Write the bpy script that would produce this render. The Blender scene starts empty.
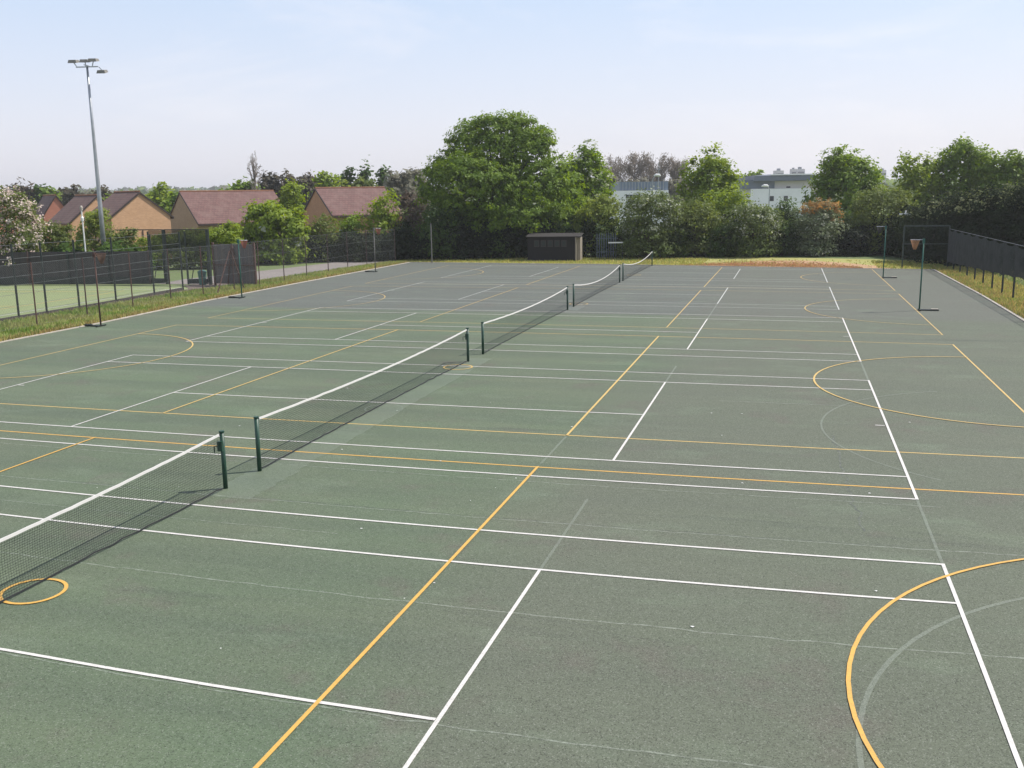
import bpy, math, random
import numpy as np
from mathutils import Vector, Matrix
random.seed(7); rng = np.random.default_rng(7)
scn = bpy.context.scene; col = scn.collection
R_ = math.radians

# ------------------------------------------------------------------ camera
CF, CYAW, CPIT, CROL, CX, CZ = 969.83, 0.2780, 0.1917, -0.0145, 9.6189, 5.1503
def axes(yaw, pitch, roll):
    cy, sy, cp, sp, cr, sr = math.cos(yaw), math.sin(yaw), math.cos(pitch), math.sin(pitch), math.cos(roll), math.sin(roll)
    f = np.array([-sy*cp, cy*cp, -sp]); r = np.array([cy, sy, 0.]); u = np.cross(r, f)
    return cr*r+sr*u, -sr*r+cr*u, f
AR, AU, AF = axes(CYAW, CPIT, CROL)
CAM = np.array([CX, 0., CZ])
cam = bpy.data.cameras.new('camera'); camo = bpy.data.objects.new('camera', cam); col.objects.link(camo)
cam.sensor_width = 36; cam.lens = CF*36/1024; cam.clip_end = 8000; cam.clip_start = .1
camo.matrix_world = Matrix(((AR[0], AU[0], -AF[0], CX), (AR[1], AU[1], -AF[1], 0), (AR[2], AU[2], -AF[2], CZ), (0, 0, 0, 1)))
scn.camera = camo

def ray(px, py): return AF + AR*(px-512)/CF - AU*(py-384)/CF
def ground(px, py, z=0.):                     # where a sight line meets the ground
    v = ray(px, py); t = (z-CZ)/v[2]; p = CAM+v*t; return p[0], p[1]
FH = np.array([-math.sin(CYAW), math.cos(CYAW), 0.]); RH = np.array([math.cos(CYAW), math.sin(CYAW), 0.])
def at(px, py, d):                            # point on a sight line at level distance d
    v = ray(px, py); return CAM + v*(d/np.dot(v, FH))
def horizon(px):
    lo, hi = 150., 250.
    for _ in range(30):
        m = (lo+hi)/2
        if ray(px, m)[2] > 0: lo = m
        else: hi = m
    return lo
def spot(px, d):                              # ground position at column px and distance d
    p = at(px, horizon(px)+CZ*CF/d, d); return float(p[0]), float(p[1])
def hgt(px, py, d): return float(at(px, py, d)[2])

# survey of the painted courts (metres); W nudges the ideal court to where its paint really lies
KF, KYAW, KPIT, KROL, KK, KX, KZ = 976.018, .2784, .1908, -.0148, -.1099, 9.556, 5.0787
BR, BU, BF = axes(KYAW, KPIT, KROL); KC = np.array([KX, 0., KZ])
YT = [8.1976, 22.2248, 36.3695, 50.3542, 64.3152]
YN = [9.7512, 27.5141, 45.1173, 62.1664]
def W(X, Y):
    v = np.array([X, Y, 0.])-KC
    c = v@BF
    if c < 3.: v = v + BF*(3.-c); c = 3.
    x = v@BR/c; y = v@BU/c
    s = 1+KK*min(x*x+y*y, .5)
    u = min(max(512+KF*x*s, -30), 1054); w = min(max(384-KF*y*s, 240), 800)
    xd = (u-512)/KF; yd = (384-w)/KF; a, b = xd, yd
    for _ in range(12):
        q = 1+KK*min(a*a+b*b, .5); a, b = xd/q, yd/q
    g = BF+BR*a+BU*b; p = KC+g*((0-KZ)/g[2])
    qx, qy = ground(u, w)
    return X+qx-p[0], Y+qy-p[1]

# ------------------------------------------------------------------ object helpers
def tag(o, label=None, cat=None, group=None, kind=None):
    if label: o['label'] = label
    if cat: o['category'] = cat
    if group: o['group'] = group
    if kind: o['kind'] = kind
    return o
def empty(name, loc, rz=0., label=None, cat=None, group=None):
    o = bpy.data.objects.new(name, None); col.objects.link(o)
    o.location = loc; o.rotation_euler = (0, 0, rz); o.empty_display_size = .3
    return tag(o, label, cat, group)
class MB:
    def __init__(s): s.v = []; s.f = []
    def add(s, vs, fs):
        n = len(s.v); s.v += [tuple(map(float, p)) for p in vs]; s.f += [tuple(i+n for i in f) for f in fs]; return s
    def box(s, x0, x1, y0, y1, z0, z1):
        return s.add([(x0,y0,z0),(x1,y0,z0),(x1,y1,z0),(x0,y1,z0),(x0,y0,z1),(x1,y0,z1),(x1,y1,z1),(x0,y1,z1)],
                     [(0,3,2,1),(4,5,6,7),(0,1,5,4),(1,2,6,5),(2,3,7,6),(3,0,4,7)])
    def bar(s, a, b, w, h=None):              # square bar between two points
        a = Vector(a); b = Vector(b); h = h or w; d = (b-a).normalized()
        up = Vector((0,0,1)) if abs(d.z) < .9 else Vector((0,1,0))
        x = d.cross(up).normalized()*w/2; y = d.cross(x).normalized()*h/2
        vs = [p+q for p in (a, b) for q in (x+y, x-y, -x-y, -x+y)]
        return s.add(vs, [(0,1,2,3),(7,6,5,4),(0,4,5,1),(1,5,6,2),(2,6,7,3),(3,7,4,0)])
    def tube(s, pts, rad, n=8, cap=True):
        pts = [Vector(p) for p in pts]; k = len(pts)
        if not hasattr(rad, '__len__'): rad = [rad]*k
        vs = []; prev = None
        for i, p in enumerate(pts):
            d = (pts[min(i+1, k-1)]-pts[max(i-1, 0)]).normalized()
            if prev is None: prev = d.orthogonal().normalized()
            x = (prev-d*prev.dot(d)).normalized(); prev = x; y = d.cross(x)
            for j in range(n):
                t = 2*math.pi*j/n; vs.append(p+(x*math.cos(t)+y*math.sin(t))*rad[i])
        fs = [(i*n+j, i*n+(j+1) % n, (i+1)*n+(j+1) % n, (i+1)*n+j) for i in range(k-1) for j in range(n)]
        if cap: fs += [tuple(range(n-1, -1, -1)), tuple((k-1)*n+j for j in range(n))]
        return s.add(vs, fs)
    def ring(s, c, r, t, n=24, m=6, sx=1.):
        vs = []; fs = []
        for i in range(n):
            a = 2*math.pi*i/n
            for j in range(m):
                b = 2*math.pi*j/m; q = r+t*math.cos(b)
                vs.append((c[0]+q*math.cos(a), c[1]+q*math.sin(a)*sx, c[2]+t*math.sin(b)))
        for i in range(n):
            for j in range(m): fs.append((i*m+j, ((i+1) % n)*m+j, ((i+1) % n)*m+(j+1) % m, i*m+(j+1) % m))
        return s.add(vs, fs)
    def build(s, name, mat, parent=None, smooth=False):
        me = bpy.data.meshes.new(name); me.from_pydata(s.v, [], s.f); me.update()
        if smooth: me.polygons.foreach_set('use_smooth', [True]*len(me.polygons))
        me.materials.append(mat); o = bpy.data.objects.new(name, me); col.objects.link(o)
        if parent: o.parent = parent
        return o
def quads(name, V, mat, parent=None, colors=None):        # V: (n,4,3) array of loose quads
    n = len(V); me = bpy.data.meshes.new(name)
    me.vertices.add(n*4); me.vertices.foreach_set('co', V.reshape(-1).astype(np.float32))
    me.loops.add(n*4); me.loops.foreach_set('vertex_index', np.arange(n*4, dtype=np.int32))
    me.polygons.add(n); me.polygons.foreach_set('loop_start', np.arange(0, n*4, 4, dtype=np.int32))
    me.polygons.foreach_set('loop_total', np.full(n, 4, dtype=np.int32))
    me.update(calc_edges=True)
    if colors is not None:
        at_ = me.color_attributes.new('tint', 'FLOAT_COLOR', 'POINT')
        c = np.ones((n, 4, 4), np.float32); c[:, :, :3] = colors[:, None, :]
        at_.data.foreach_set('color', c.reshape(-1))
    me.materials.append(mat); o = bpy.data.objects.new(name, me); col.objects.link(o)
    if parent: o.parent = parent
    return o
def copy_tree(o, parent=None):
    c = o.copy(); col.objects.link(c); c.parent = parent
    for ch in list(o.children): copy_tree(ch, c)
    return c

# ------------------------------------------------------------------ materials
def newmat(name):
    m = bpy.data.materials.new(name); m.use_nodes = True
    nt = m.node_tree; b = nt.nodes['Principled BSDF']
    return m, nt, b
def N(nt, t, **k):
    n = nt.nodes.new(t)
    for a, v in k.items():
        if a in n.inputs.keys(): n.inputs[a].default_value = v
        else: setattr(n, a, v)
    return n
def mixc(nt, fac, a, b, mode='MIX'):
    m = nt.nodes.new('ShaderNodeMix'); m.data_type = 'RGBA'; m.blend_type = mode
    for s, v in ((m.inputs[0], fac), (m.inputs[6], a), (m.inputs[7], b)):
        if hasattr(v, 'type') and hasattr(v, 'links'): nt.links.new(v, s)
        elif isinstance(v, (int, float)): s.default_value = v
        else: s.default_value = (*v, 1)
    return m.outputs[2]
def noise(nt, scale, detail=3, rough=.5, vec=None, dist=0.):
    n = nt.nodes.new('ShaderNodeTexNoise'); n.inputs['Scale'].default_value = scale
    n.inputs['Detail'].default_value = detail; n.inputs['Roughness'].default_value = rough; n.inputs['Distortion'].default_value = dist
    if vec is not None: nt.links.new(vec, n.inputs['Vector'])
    return n.outputs['Fac']
def ramp(nt, fac, a, b, ca=(0,0,0), cb=(1,1,1)):
    r = nt.nodes.new('ShaderNodeValToRGB'); r.color_ramp.elements[0].position = a; r.color_ramp.elements[1].position = b
    r.color_ramp.elements[0].color = (*ca, 1); r.color_ramp.elements[1].color = (*cb, 1)
    nt.links.new(fac, r.inputs[0]); return r.outputs[0]
def pos(nt, sx=1, sy=1, sz=1):
    g = nt.nodes.new('ShaderNodeNewGeometry'); m = nt.nodes.new('ShaderNodeMapping')
    m.inputs['Scale'].default_value = (sx, sy, sz); nt.links.new(g.outputs['Position'], m.inputs['Vector']); return m.outputs[0]
def objpos(nt, sx=1, sy=1, sz=1):
    g = nt.nodes.new('ShaderNodeTexCoord'); m = nt.nodes.new('ShaderNodeMapping')
    m.inputs['Scale'].default_value = (sx, sy, sz); nt.links.new(g.outputs['Object'], m.inputs['Vector']); return m.outputs[0]
def bump(nt, b, h, strength=.3, dist=.01):
    n = nt.nodes.new('ShaderNodeBump'); n.inputs['Strength'].default_value = strength; n.inputs['Distance'].default_value = dist
    nt.links.new(h, n.inputs['Height']); nt.links.new(n.outputs[0], b.inputs['Normal'])
def simple(name, c, rough=.6, metal=0., var=.25, scale=3., c2=None, sc3=(1,1,1)):
    m, nt, b = newmat(name)
    c2 = c2 or tuple(x*(1-var) for x in c)
    f = ramp(nt, noise(nt, scale, 5, .6, objpos(nt, *sc3)), .3, .7)
    nt.links.new(mixc(nt, f, c, c2), b.inputs['Base Color'])
    b.inputs['Roughness'].default_value = rough; b.inputs['Metallic'].default_value = metal
    return m
def math_(nt, op, a, b=None, c=None):
    m = nt.nodes.new('ShaderNodeMath'); m.operation = op
    for i, v in enumerate((a, b, c)):
        if v is None: continue
        if hasattr(v, 'links'): nt.links.new(v, m.inputs[i])
        else: m.inputs[i].default_value = v
    return m.outputs[0]

GREEN = (.104, .144, .084); GREEN2 = (.122, .142, .091); GREY = (.113, .125, .109)
def court_colour(nt):
    p = pos(nt); sep = nt.nodes.new('ShaderNodeSeparateXYZ'); nt.links.new(p, sep.inputs[0])
    big = noise(nt, .22, 4, .55, p)
    mid = noise(nt, 1.1, 5, .6, p)
    lane = noise(nt, .5, 4, .6, pos(nt, .10, 1.6, 1))
    c = mixc(nt, ramp(nt, big, .35, .65), GREEN, GREEN2)
    c = mixc(nt, ramp(nt, lane, .3, .75), c, (.080, .104, .070))
    # the newer grey surfacing of the far courts, seam across at 41.7 m
    edge = math_(nt, 'ADD', sep.outputs[1], math_(nt, 'MULTIPLY', mid, .5))
    far = math_(nt, 'MULTIPLY', math_(nt, 'SUBTRACT', edge, 41.4), .75); far = math_(nt, 'MAXIMUM', math_(nt, 'MINIMUM', far, 1.), 0.)
    g2 = mixc(nt, ramp(nt, lane, .3, .7), GREY, (.094, .102, .089))
    c = mixc(nt, far, c, g2)
    # right hand run-off is greyer than the play area
    side = math_(nt, 'MULTIPLY', math_(nt, 'ADD', math_(nt, 'SUBTRACT', sep.outputs[0], 5.6), math_(nt, 'MULTIPLY', big, 1.6)), .32)
    side = math_(nt, 'MAXIMUM', math_(nt, 'MINIMUM', side, .6), 0.)
    c = mixc(nt, side, c, (.112, .117, .092))
    # worn, reddish brown patches and dark wet looking streaks
    wear = ramp(nt, noise(nt, .55, 6, .65, p), .56, .76)
    c = mixc(nt, math_(nt, 'MULTIPLY', wear, .8), c, (.112, .098, .084))
    lt = ramp(nt, noise(nt, .9, 5, .6, pos(nt, .5, 1, 1)), .55, .78)
    c = mixc(nt, math_(nt, 'MULTIPLY', lt, .6), c, (.150, .190, .130))
    dk = ramp(nt, noise(nt, .35, 5, .7, pos(nt, .25, 2.2, 1), .6), .60, .74)
    c = mixc(nt, math_(nt, 'MULTIPLY', dk, .5), c, (.050, .056, .050))
    return c, p
def grain(nt, c, p, amt=1.):
    v = nt.nodes.new('ShaderNodeTexVoronoi'); v.inputs['Scale'].default_value = 88; nt.links.new(p, v.inputs['Vector'])
    w = nt.nodes.new('ShaderNodeSeparateColor'); nt.links.new(v.outputs['Color'], w.inputs[0])
    pit = ramp(nt, w.outputs[0], .02, .34, (.38, .38, .38), (1, 1, 1))
    pale = ramp(nt, w.outputs[1], .80, .98, (0, 0, 0), (1, 1, 1))
    c = mixc(nt, .85*amt, c, pit, 'MULTIPLY')
    c = mixc(nt, math_(nt, 'MULTIPLY', pale, .26*amt), c, (.36, .38, .33))
    n = noise(nt, 22, 4, .7, p)
    c = mixc(nt, .5*amt, c, ramp(nt, n, .3, .7, (.72, .72, .72), (1.15, 1.15, 1.15)), 'MULTIPLY')
    return c, w.outputs[0]
def m_court():
    m, nt, b = newmat('court_tarmac'); c, p = court_colour(nt); c, h = grain(nt, c, p)
    nt.links.new(c, b.inputs['Base Color']); b.inputs['Roughness'].default_value = .88
    b.inputs['Specular IOR Level'].default_value = .3
    bump(nt, b, h, .35, .006); return m
def m_paint(name, c0, wear=.35, strength=1., dash=False):
    m, nt, b = newmat(name); c, p = court_colour(nt); c, h = grain(nt, c, p)
    f = ramp(nt, noise(nt, 9, 6, .75, p), .30-.2*(1-wear), .62)
    n2 = ramp(nt, h, .02, .14)
    k = math_(nt, 'MULTIPLY', math_(nt, 'ADD', math_(nt, 'MULTIPLY', f, wear), 1-wear), math_(nt, 'ADD', math_(nt, 'MULTIPLY', n2, .3), .7))
    k = math_(nt, 'MULTIPLY', k, strength)
    if dash:
        k = math_(nt, 'MULTIPLY', k, ramp(nt, noise(nt, 7, 4, .8, p), .42, .58))
    nt.links.new(mixc(nt, k, c, c0), b.inputs['Base Color']); b.inputs['Roughness'].default_value = .7
    return m
M = {}
M['court'] = m_court()
M['white_near'] = m_paint('white_line_paint', (.60, .575, .55), .42)
M['white_far'] = m_paint('faded_white_line_paint', (.60, .60, .58), .5, .78)
M['yellow_near'] = m_paint('yellow_line_paint', (.59, .335, .065), .36)
M['yellow_mid'] = m_paint('thin_yellow_line_paint', (.66, .44, .13), .4, .8)
M['yellow_far'] = m_paint('faded_yellow_line_paint', (.58, .39, .13), .5, .8)
M['ghost'] = m_paint('blacked_out_line', (.20, .235, .185), .95, .34)
M['seam'] = m_paint('tarmac_joint', (.27, .30, .245), .8, .7, True)
M['crack'] = m_paint('dark_joint', (.030, .034, .032), .8, 1., True)
M['patch'] = m_paint('fresh_green_patch', (.130, .170, .110), .8, .12)
M['post_green'] = simple('dark_green_paint', (.014, .058, .036), .45, 0, .3, 6)
M['netball_green'] = simple('green_pole_paint', (.018, .125, .09), .5, 0, .4, 4)
M['band'] = simple('white_net_band', (.58, .565, .55), .8, 0, .10, 8)
M['cord'] = simple('black_net_cord', (.014, .016, .016), .8, 0, .2, 8)
M['steel'] = simple('galvanised_steel', (.42, .44, .46), .45, .6, .25, 3)
M['rust'] = simple('rusty_steel', (.115, .062, .050), .85, 0, .45, 5)
M['brownpost'] = simple('brown_post_paint', (.075, .045, .040), .7, 0, .45, 4)
M['wire'] = simple('galvanised_wire', (.22, .23, .23), .5, .5, .2, 4)
M['black_metal'] = simple('black_post_paint', (.014, .022, .020), .5, 0, .3, 4)
M['kerb'] = simple('concrete_kerb', (.48, .43, .37), .9, 0, .30, 2.5)
M['concrete'] = simple('concrete_base', (.22, .21, .19), .9, 0, .3, 4)
M['orange_net'] = simple('orange_net_cord', (.36, .19, .09), .8, 0, .3, 8)
M['dull_net'] = simple('weathered_orange_cord', (.17, .10, .07), .8, 0, .3, 8)
M['red_net'] = simple('faded_red_net_cord', (.34, .12, .08), .8, 0, .3, 8)
M['white_plastic'] = simple('white_plastic', (.75, .75, .73), .5, 0, .1, 5)
M['dark_lens'] = simple('smoked_glass', (.03, .035, .04), .15, 0, .2, 5)
M['teal_bin'] = simple('teal_plastic', (.05, .14, .12), .5, 0, .3, 4)

def m_mesh(name, c, alpha):
    m, nt, b = newmat(name)
    f = ramp(nt, noise(nt, .9, 5, .6, pos(nt, 1, 1, .25)), .3, .7)
    nt.links.new(mixc(nt, f, c, tuple(x*.65 for x in c)), b.inputs['Base Color'])
    b.inputs['Roughness'].default_value = .9; b.inputs['Alpha'].default_value = alpha; return m
M['windbreak'] = m_mesh('dark_windbreak_mesh', (.042, .046, .044), .93)
M['windbreak_thin'] = m_mesh('thin_windbreak_mesh', (.018, .022, .020), .80)
M['cordweave'] = simple('grey_green_cord', (.095, .10, .096), .9, 0, .3, 2)
M['frame_green'] = simple('dull_green_frame', (.045, .065, .055), .6, 0, .3, 3)
M['gate_mesh'] = m_mesh('gate_mesh', (.03, .034, .032), .42)
def m_wood(name, c, c2):
    m, nt, b = newmat(name); tc = objpos(nt, 1, 1, 1)
    br = nt.nodes.new('ShaderNodeTexBrick'); nt.links.new(tc, br.inputs[0])
    g = nt.nodes.new('ShaderNodeSeparateXYZ'); nt.links.new(tc, g.inputs[0])
    pl = math_(nt, 'FRACT', math_(nt, 'MULTIPLY', g.outputs[0], 7.2))
    gap = ramp(nt, pl, .04, .10)
    wn = nt.nodes.new('ShaderNodeTexWhiteNoise'); wn.noise_dimensions = '1D'
    nt.links.new(math_(nt, 'FLOOR', math_(nt, 'MULTIPLY', g.outputs[0], 7.2)), wn.inputs['W'])
    k = math_(nt, 'MULTIPLY', math_(nt, 'ADD', wn.outputs[0], noise(nt, 3, 5, .6, objpos(nt, 4, 4, .5))), .5)
    cc = mixc(nt, k, c, c2); cc = mixc(nt, gap, tuple(x*.3 for x in c), cc)
    nt.links.new(cc, b.inputs['Base Color']); b.inputs['Roughness'].default_value = .9; return m
M['dark_wood'] = m_wood('dark_boards', (.068, .058, .056), (.036, .033, .034))
M['grey_wood'] = m_wood('weathered_boards', (.15, .115, .10), (.085, .085, .088))

def m_grass(name, cs, sc=.5):
    m, nt, b = newmat(name); p = pos(nt)
    c = mixc(nt, ramp(nt, noise(nt, sc, 5, .6, p), .35, .65), cs[0], cs[1])
    c = mixc(nt, ramp(nt, noise(nt, sc*9, 5, .7, p), .45, .75), c, cs[2])
    c = mixc(nt, math_(nt, 'MULTIPLY', ramp(nt, noise(nt, 30, 3, .7, p), .3, .7), .4), c, tuple(x*.5 for x in cs[0]))
    nt.links.new(c, b.inputs['Base Color']); b.inputs['Roughness'].default_value = .95
    bump(nt, b, noise(nt, 14, 4, .7, p), .6, .04); return m
M['field'] = m_grass('field_grass', ((.105, .155, .045), (.135, .175, .060), (.17, .175, .085)), .08)
M['turf'] = m_grass('artificial_turf', ((.215, .265, .110), (.235, .275, .125), (.25, .285, .14)), .15)
M['verge_soil'] = m_grass('verge_soil', ((.10, .12, .04), (.15, .14, .055), (.20, .15, .07)), .7)
M['mulch'] = m_grass('leaf_litter_soil', ((.42, .255, .14), (.36, .22, .12), (.47, .31, .19)), .8)
M['border'] = m_grass('bare_border', ((.12, .09, .075), (.17, .13, .105), (.09, .075, .06)), 1.)
M['path'] = m_grass('worn_tarmac_path', ((.20, .175, .165), (.24, .21, .195), (.28, .25, .22)), .6)
M['far_grass'] = m_grass('yellowed_grass', ((.31, .30, .085), (.36, .33, .11), (.25, .27, .08)), .5)

def m_leaf(name, trans=.30, rough=.55, spec=.22):
    m, nt, b = newmat(name)
    a = nt.nodes.new('ShaderNodeAttribute'); a.attribute_name = 'tint'
    nt.links.new(a.outputs['Color'], b.inputs['Base Color']); b.inputs['Roughness'].default_value = rough
    b.inputs['Specular IOR Level'].default_value = spec
    t = nt.nodes.new('ShaderNodeBsdfTranslucent'); hs = nt.nodes.new('ShaderNodeHueSaturation')
    hs.inputs['Saturation'].default_value = 1.15; hs.inputs['Value'].default_value = 1.5; hs.inputs['Hue'].default_value = .485
    nt.links.new(a.outputs['Color'], hs.inputs['Color']); nt.links.new(hs.outputs[0], t.inputs['Color'])
    mx = nt.nodes.new('ShaderNodeMixShader'); mx.inputs[0].default_value = trans
    nt.links.new(b.outputs[0], mx.inputs[1]); nt.links.new(t.outputs[0], mx.inputs[2])
    nt.links.new(mx.outputs[0], nt.nodes['Material Output'].inputs['Surface']); return m
M['leaf'] = m_leaf('leaves', .42)
M['hedge_leaf'] = m_leaf('dense_hedge_leaves', .22, .85, .06)
M['twig'] = m_leaf('twigs', .05, .8)
M['blade'] = m_leaf('grass_blades', .35, .7)
M['bark'] = simple('bark', (.085, .065, .050), .95, 0, .5, 4, sc3=(3,3,.6))
M['grey_bark'] = simple('grey_bark', (.20, .17, .15), .95, 0, .4, 4, sc3=(3,3,.6))

def m_brick(name, c1, c2, mort):
    m, nt, b = newmat(name); tc = nt.nodes.new('ShaderNodeTexCoord')
    g = nt.nodes.new('ShaderNodeSeparateXYZ'); nt.links.new(tc.outputs['Object'], g.inputs[0])
    cb = nt.nodes.new('ShaderNodeCombineXYZ')
    nt.links.new(math_(nt, 'ADD', g.outputs[0], g.outputs[1]), cb.inputs[0]); nt.links.new(g.outputs[2], cb.inputs[1])
    br = nt.nodes.new('ShaderNodeTexBrick'); nt.links.new(cb.outputs[0], br.inputs['Vector'])
    br.inputs['Color1'].default_value = (*c1, 1); br.inputs['Color2'].default_value = (*c2, 1); br.inputs['Mortar'].default_value = (*mort, 1)
    br.inputs['Scale'].default_value = 1.; br.inputs['Brick Width'].default_value = .225; br.inputs['Row Height'].default_value = .075; br.inputs['Mortar Size'].default_value = .008
    c = mixc(nt, math_(nt, 'MULTIPLY', ramp(nt, noise(nt, .8, 6, .7, objpos(nt)), .35, .7), .35), br.outputs[0], tuple(x*.62 for x in c1))
    nt.links.new(c, b.inputs['Base Color']); b.inputs['Roughness'].default_value = .92; return m
M['buff_brick'] = m_brick('buff_brick', (.50, .28, .15), (.60, .35, .195), (.46, .33, .24))
M['pink_brick'] = m_brick('red_brick', (.42, .155, .105), (.48, .19, .13), (.42, .22, .16))
M['grey_brick'] = m_brick('brown_brick', (.36, .25, .15), (.42, .29, .18), (.38, .29, .21))
M['orange_brick'] = m_brick('orange_brick', (.42, .21, .11), (.50, .27, .14), (.42, .28, .18))
def m_tile(name, c1, c2, c3):
    m, nt, b = newmat(name); tc = nt.nodes.new('ShaderNodeTexCoord')
    g = nt.nodes.new('ShaderNodeSeparateXYZ'); nt.links.new(tc.outputs['Object'], g.inputs[0])
    cb = nt.nodes.new('ShaderNodeCombineXYZ'); nt.links.new(g.outputs[1], cb.inputs[0]); nt.links.new(g.outputs[2], cb.inputs[1])
    br = nt.nodes.new('ShaderNodeTexBrick'); nt.links.new(cb.outputs[0], br.inputs['Vector'])
    br.inputs['Color1'].default_value = (*c1, 1); br.inputs['Color2'].default_value = (*c2, 1); br.inputs['Mortar'].default_value = (*[x*.45 for x in c1], 1)
    br.inputs['Scale'].default_value = 1.; br.inputs['Brick Width'].default_value = .30; br.inputs['Row Height'].default_value = .19; br.inputs['Mortar Size'].default_value = .012
    c = mixc(nt, math_(nt, 'MULTIPLY', ramp(nt, noise(nt, 1.1, 6, .7, objpos(nt)), .45, .7), .6), br.outputs[0], c3)
    nt.links.new(c, b.inputs['Base Color']); b.inputs['Roughness'].default_value = .8; return m
M['plum_tile'] = m_tile('plum_roof_tiles', (.108, .052, .046), (.145, .070, .062), (.18, .115, .098))
M['dark_tile'] = m_tile('dark_roof_tiles', (.108, .060, .051), (.145, .082, .068), (.165, .112, .09))
M['ridge'] = simple('terracotta_ridge', (.26, .115, .06), .8, 0, .3, 3)
M['fascia'] = simple('dark_fascia', (.045, .03, .028), .6, 0, .3, 3)
M['glass'] = simple('window_glass', (.05, .06, .07), .08, 0, .2, 2)
M['white_clad'] = simple('white_cladding', (.88, .87, .86), .5, 0, .12, .4)
M['cream_clad'] = simple('cream_render', (.62, .58, .56), .8, 0, .12, .4)
M['slate_clad'] = simple('slate_cladding', (.15, .175, .22), .5, 0, .2, .5)
M['blue_clad'] = simple('blue_grey_roof', (.20, .25, .33), .4, 0, .25, .8, sc3=(4,4,.4))
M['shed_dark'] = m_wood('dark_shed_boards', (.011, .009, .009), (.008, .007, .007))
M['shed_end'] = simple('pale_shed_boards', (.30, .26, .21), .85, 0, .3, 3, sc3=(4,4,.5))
M['shed_roof'] = simple('felt_roof', (.030, .026, .024), 1., 0, .35, 3)
M['shed_pane'] = simple('dusty_pane', (.012, .020, .017), .6, 0, .4, 3)
M['cloth_grey'] = simple('palisade_grey', (.12, .15, .17), .6, .2, .3, 3)
M['hill'] = m_grass('distant_hill', ((.06, .085, .045), (.085, .105, .055), (.12, .12, .07)), .01)

# ------------------------------------------------------------------ world, sun
w = bpy.data.worlds.new('World'); scn.world = w; w.use_nodes = True; nt = w.node_tree
bg = nt.nodes['Background']; bg.inputs[1].default_value = .105
sky = nt.nodes.new('ShaderNodeTexSky'); sky.sky_type = 'NISHITA'; sky.sun_disc = False
SUN = Vector((.85, .52, 0)).normalized(); EL = R_(54)
sky.sun_elevation = EL; sky.sun_rotation = math.atan2(SUN.x, SUN.y)
sky.air_density = 1.0; sky.dust_density = 2.2; sky.ozone_density = 1.2; sky.altitude = 0
# thin high cloud veil over the sky
tc = nt.nodes.new('ShaderNodeTexCoord'); mp = nt.nodes.new('ShaderNodeMapping'); mp.inputs['Scale'].default_value = (1.6, 1.6, 5.5); mp.inputs['Rotation'].default_value = (.1, .15, .3)
nt.links.new(tc.outputs['Generated'], mp.inputs['Vector'])
cn = noise(nt, 1.7, 7, .62, mp.outputs[0], .5)
cl = ramp(nt, cn, .50, .78)
sz = nt.nodes.new('ShaderNodeSeparateXYZ'); nt.links.new(tc.outputs['Generated'], sz.inputs[0])
rm = nt.nodes.new('ShaderNodeValToRGB'); els = rm.color_ramp.elements
els[0].position = 0; els[0].color = (.735, .71, .77, 1); els[1].position = .07; els[1].color = (.68, .69, .78, 1)
for p_, c_ in ((.20, (.50, .61, .78, 1)), (.6, (.36, .42, .56, 1))):
    e = els.new(p_); e.color = c_
nt.links.new(sz.outputs[2], rm.inputs[0])
air = mixc(nt, math_(nt, 'MULTIPLY', cl, .75), mixc(nt, 1., rm.outputs[0], (10., 10., 10.), 'MULTIPLY'), (8.2, 7.9, 8.3))
nt.links.new(mixc(nt, .74, sky.outputs[0], air), bg.inputs[0])
sl = bpy.data.lights.new('sun', 'SUN'); sl.energy = 4.3; sl.angle = R_(.55); sl.color = (1, .95, .87)
so = bpy.data.objects.new('sun', sl); col.objects.link(so)
sd = Vector((SUN.x*math.cos(EL), SUN.y*math.cos(EL), math.sin(EL))); so.rotation_euler = sd.to_track_quat('Z', 'Y').to_euler(); so.location = (0, 0, 60)
scn.view_settings.view_transform = 'Standard'; scn.view_settings.look = 'None'; scn.view_settings.exposure = 0.42; scn.view_settings.gamma = 1
scn.render.engine = 'CYCLES'; scn.render.resolution_x = 1024; scn.render.resolution_y = 768

# ------------------------------------------------------------------ ground sheets
def sheet(name, pts, z, mat, sub=None):
    b = MB(); b.add([(x, y, z) for x, y in pts], [tuple(range(len(pts)))]); o = b.build(name, mat); return tag(o, kind='structure')
S = 3000
sheet('ground', [(-S, -60), (S, -60), (S, S), (-S, S)], -.06, M['field'])
EDGE = [(18.62, -6), (18.62, 41.8), (18.8, 52.4), (18.75, 68.7), (-4, 72.1), (-19.65, 73.2), (-19.6, 54.7), (-19.4, 43.6), (-18.8, 35), (-18.75, 29.4), (-18.75, -6)]
cb = MB(); cb.add([(x, y, 0) for x, y in EDGE]+[(x, y, -.3) for x, y in EDGE], [tuple(range(11))]+[(i, i+11, (i+1) % 11+11, (i+1) % 11) for i in range(11)])
tag(cb.build('court_surface', M['court']), kind='structure')
kb = MB()
for i in range(10):
    if i == 10: continue
    a, b_ = Vector((*EDGE[i], 0)), Vector((*EDGE[i+1], 0)); d = (b_-a).normalized(); n = Vector((d.y, -d.x, 0))
    kw, kh = (.11, .035)
    a2, b2 = a-d*(.0 if i == 0 else .0), b_+d*.11
    vs = [a2+n*.003, b2+n*.003, b2+n*kw, a2+n*kw]
    kb.add([(v.x, v.y, -.25) for v in vs]+[(v.x, v.y, kh+.0015*(i % 2)) for v in vs], [(0,1,2,3),(4,7,6,5),(0,4,5,1),(1,5,6,2),(2,6,7,3),(3,7,4,0)])
tag(kb.build('kerb', M['kerb']), kind='structure')
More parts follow.
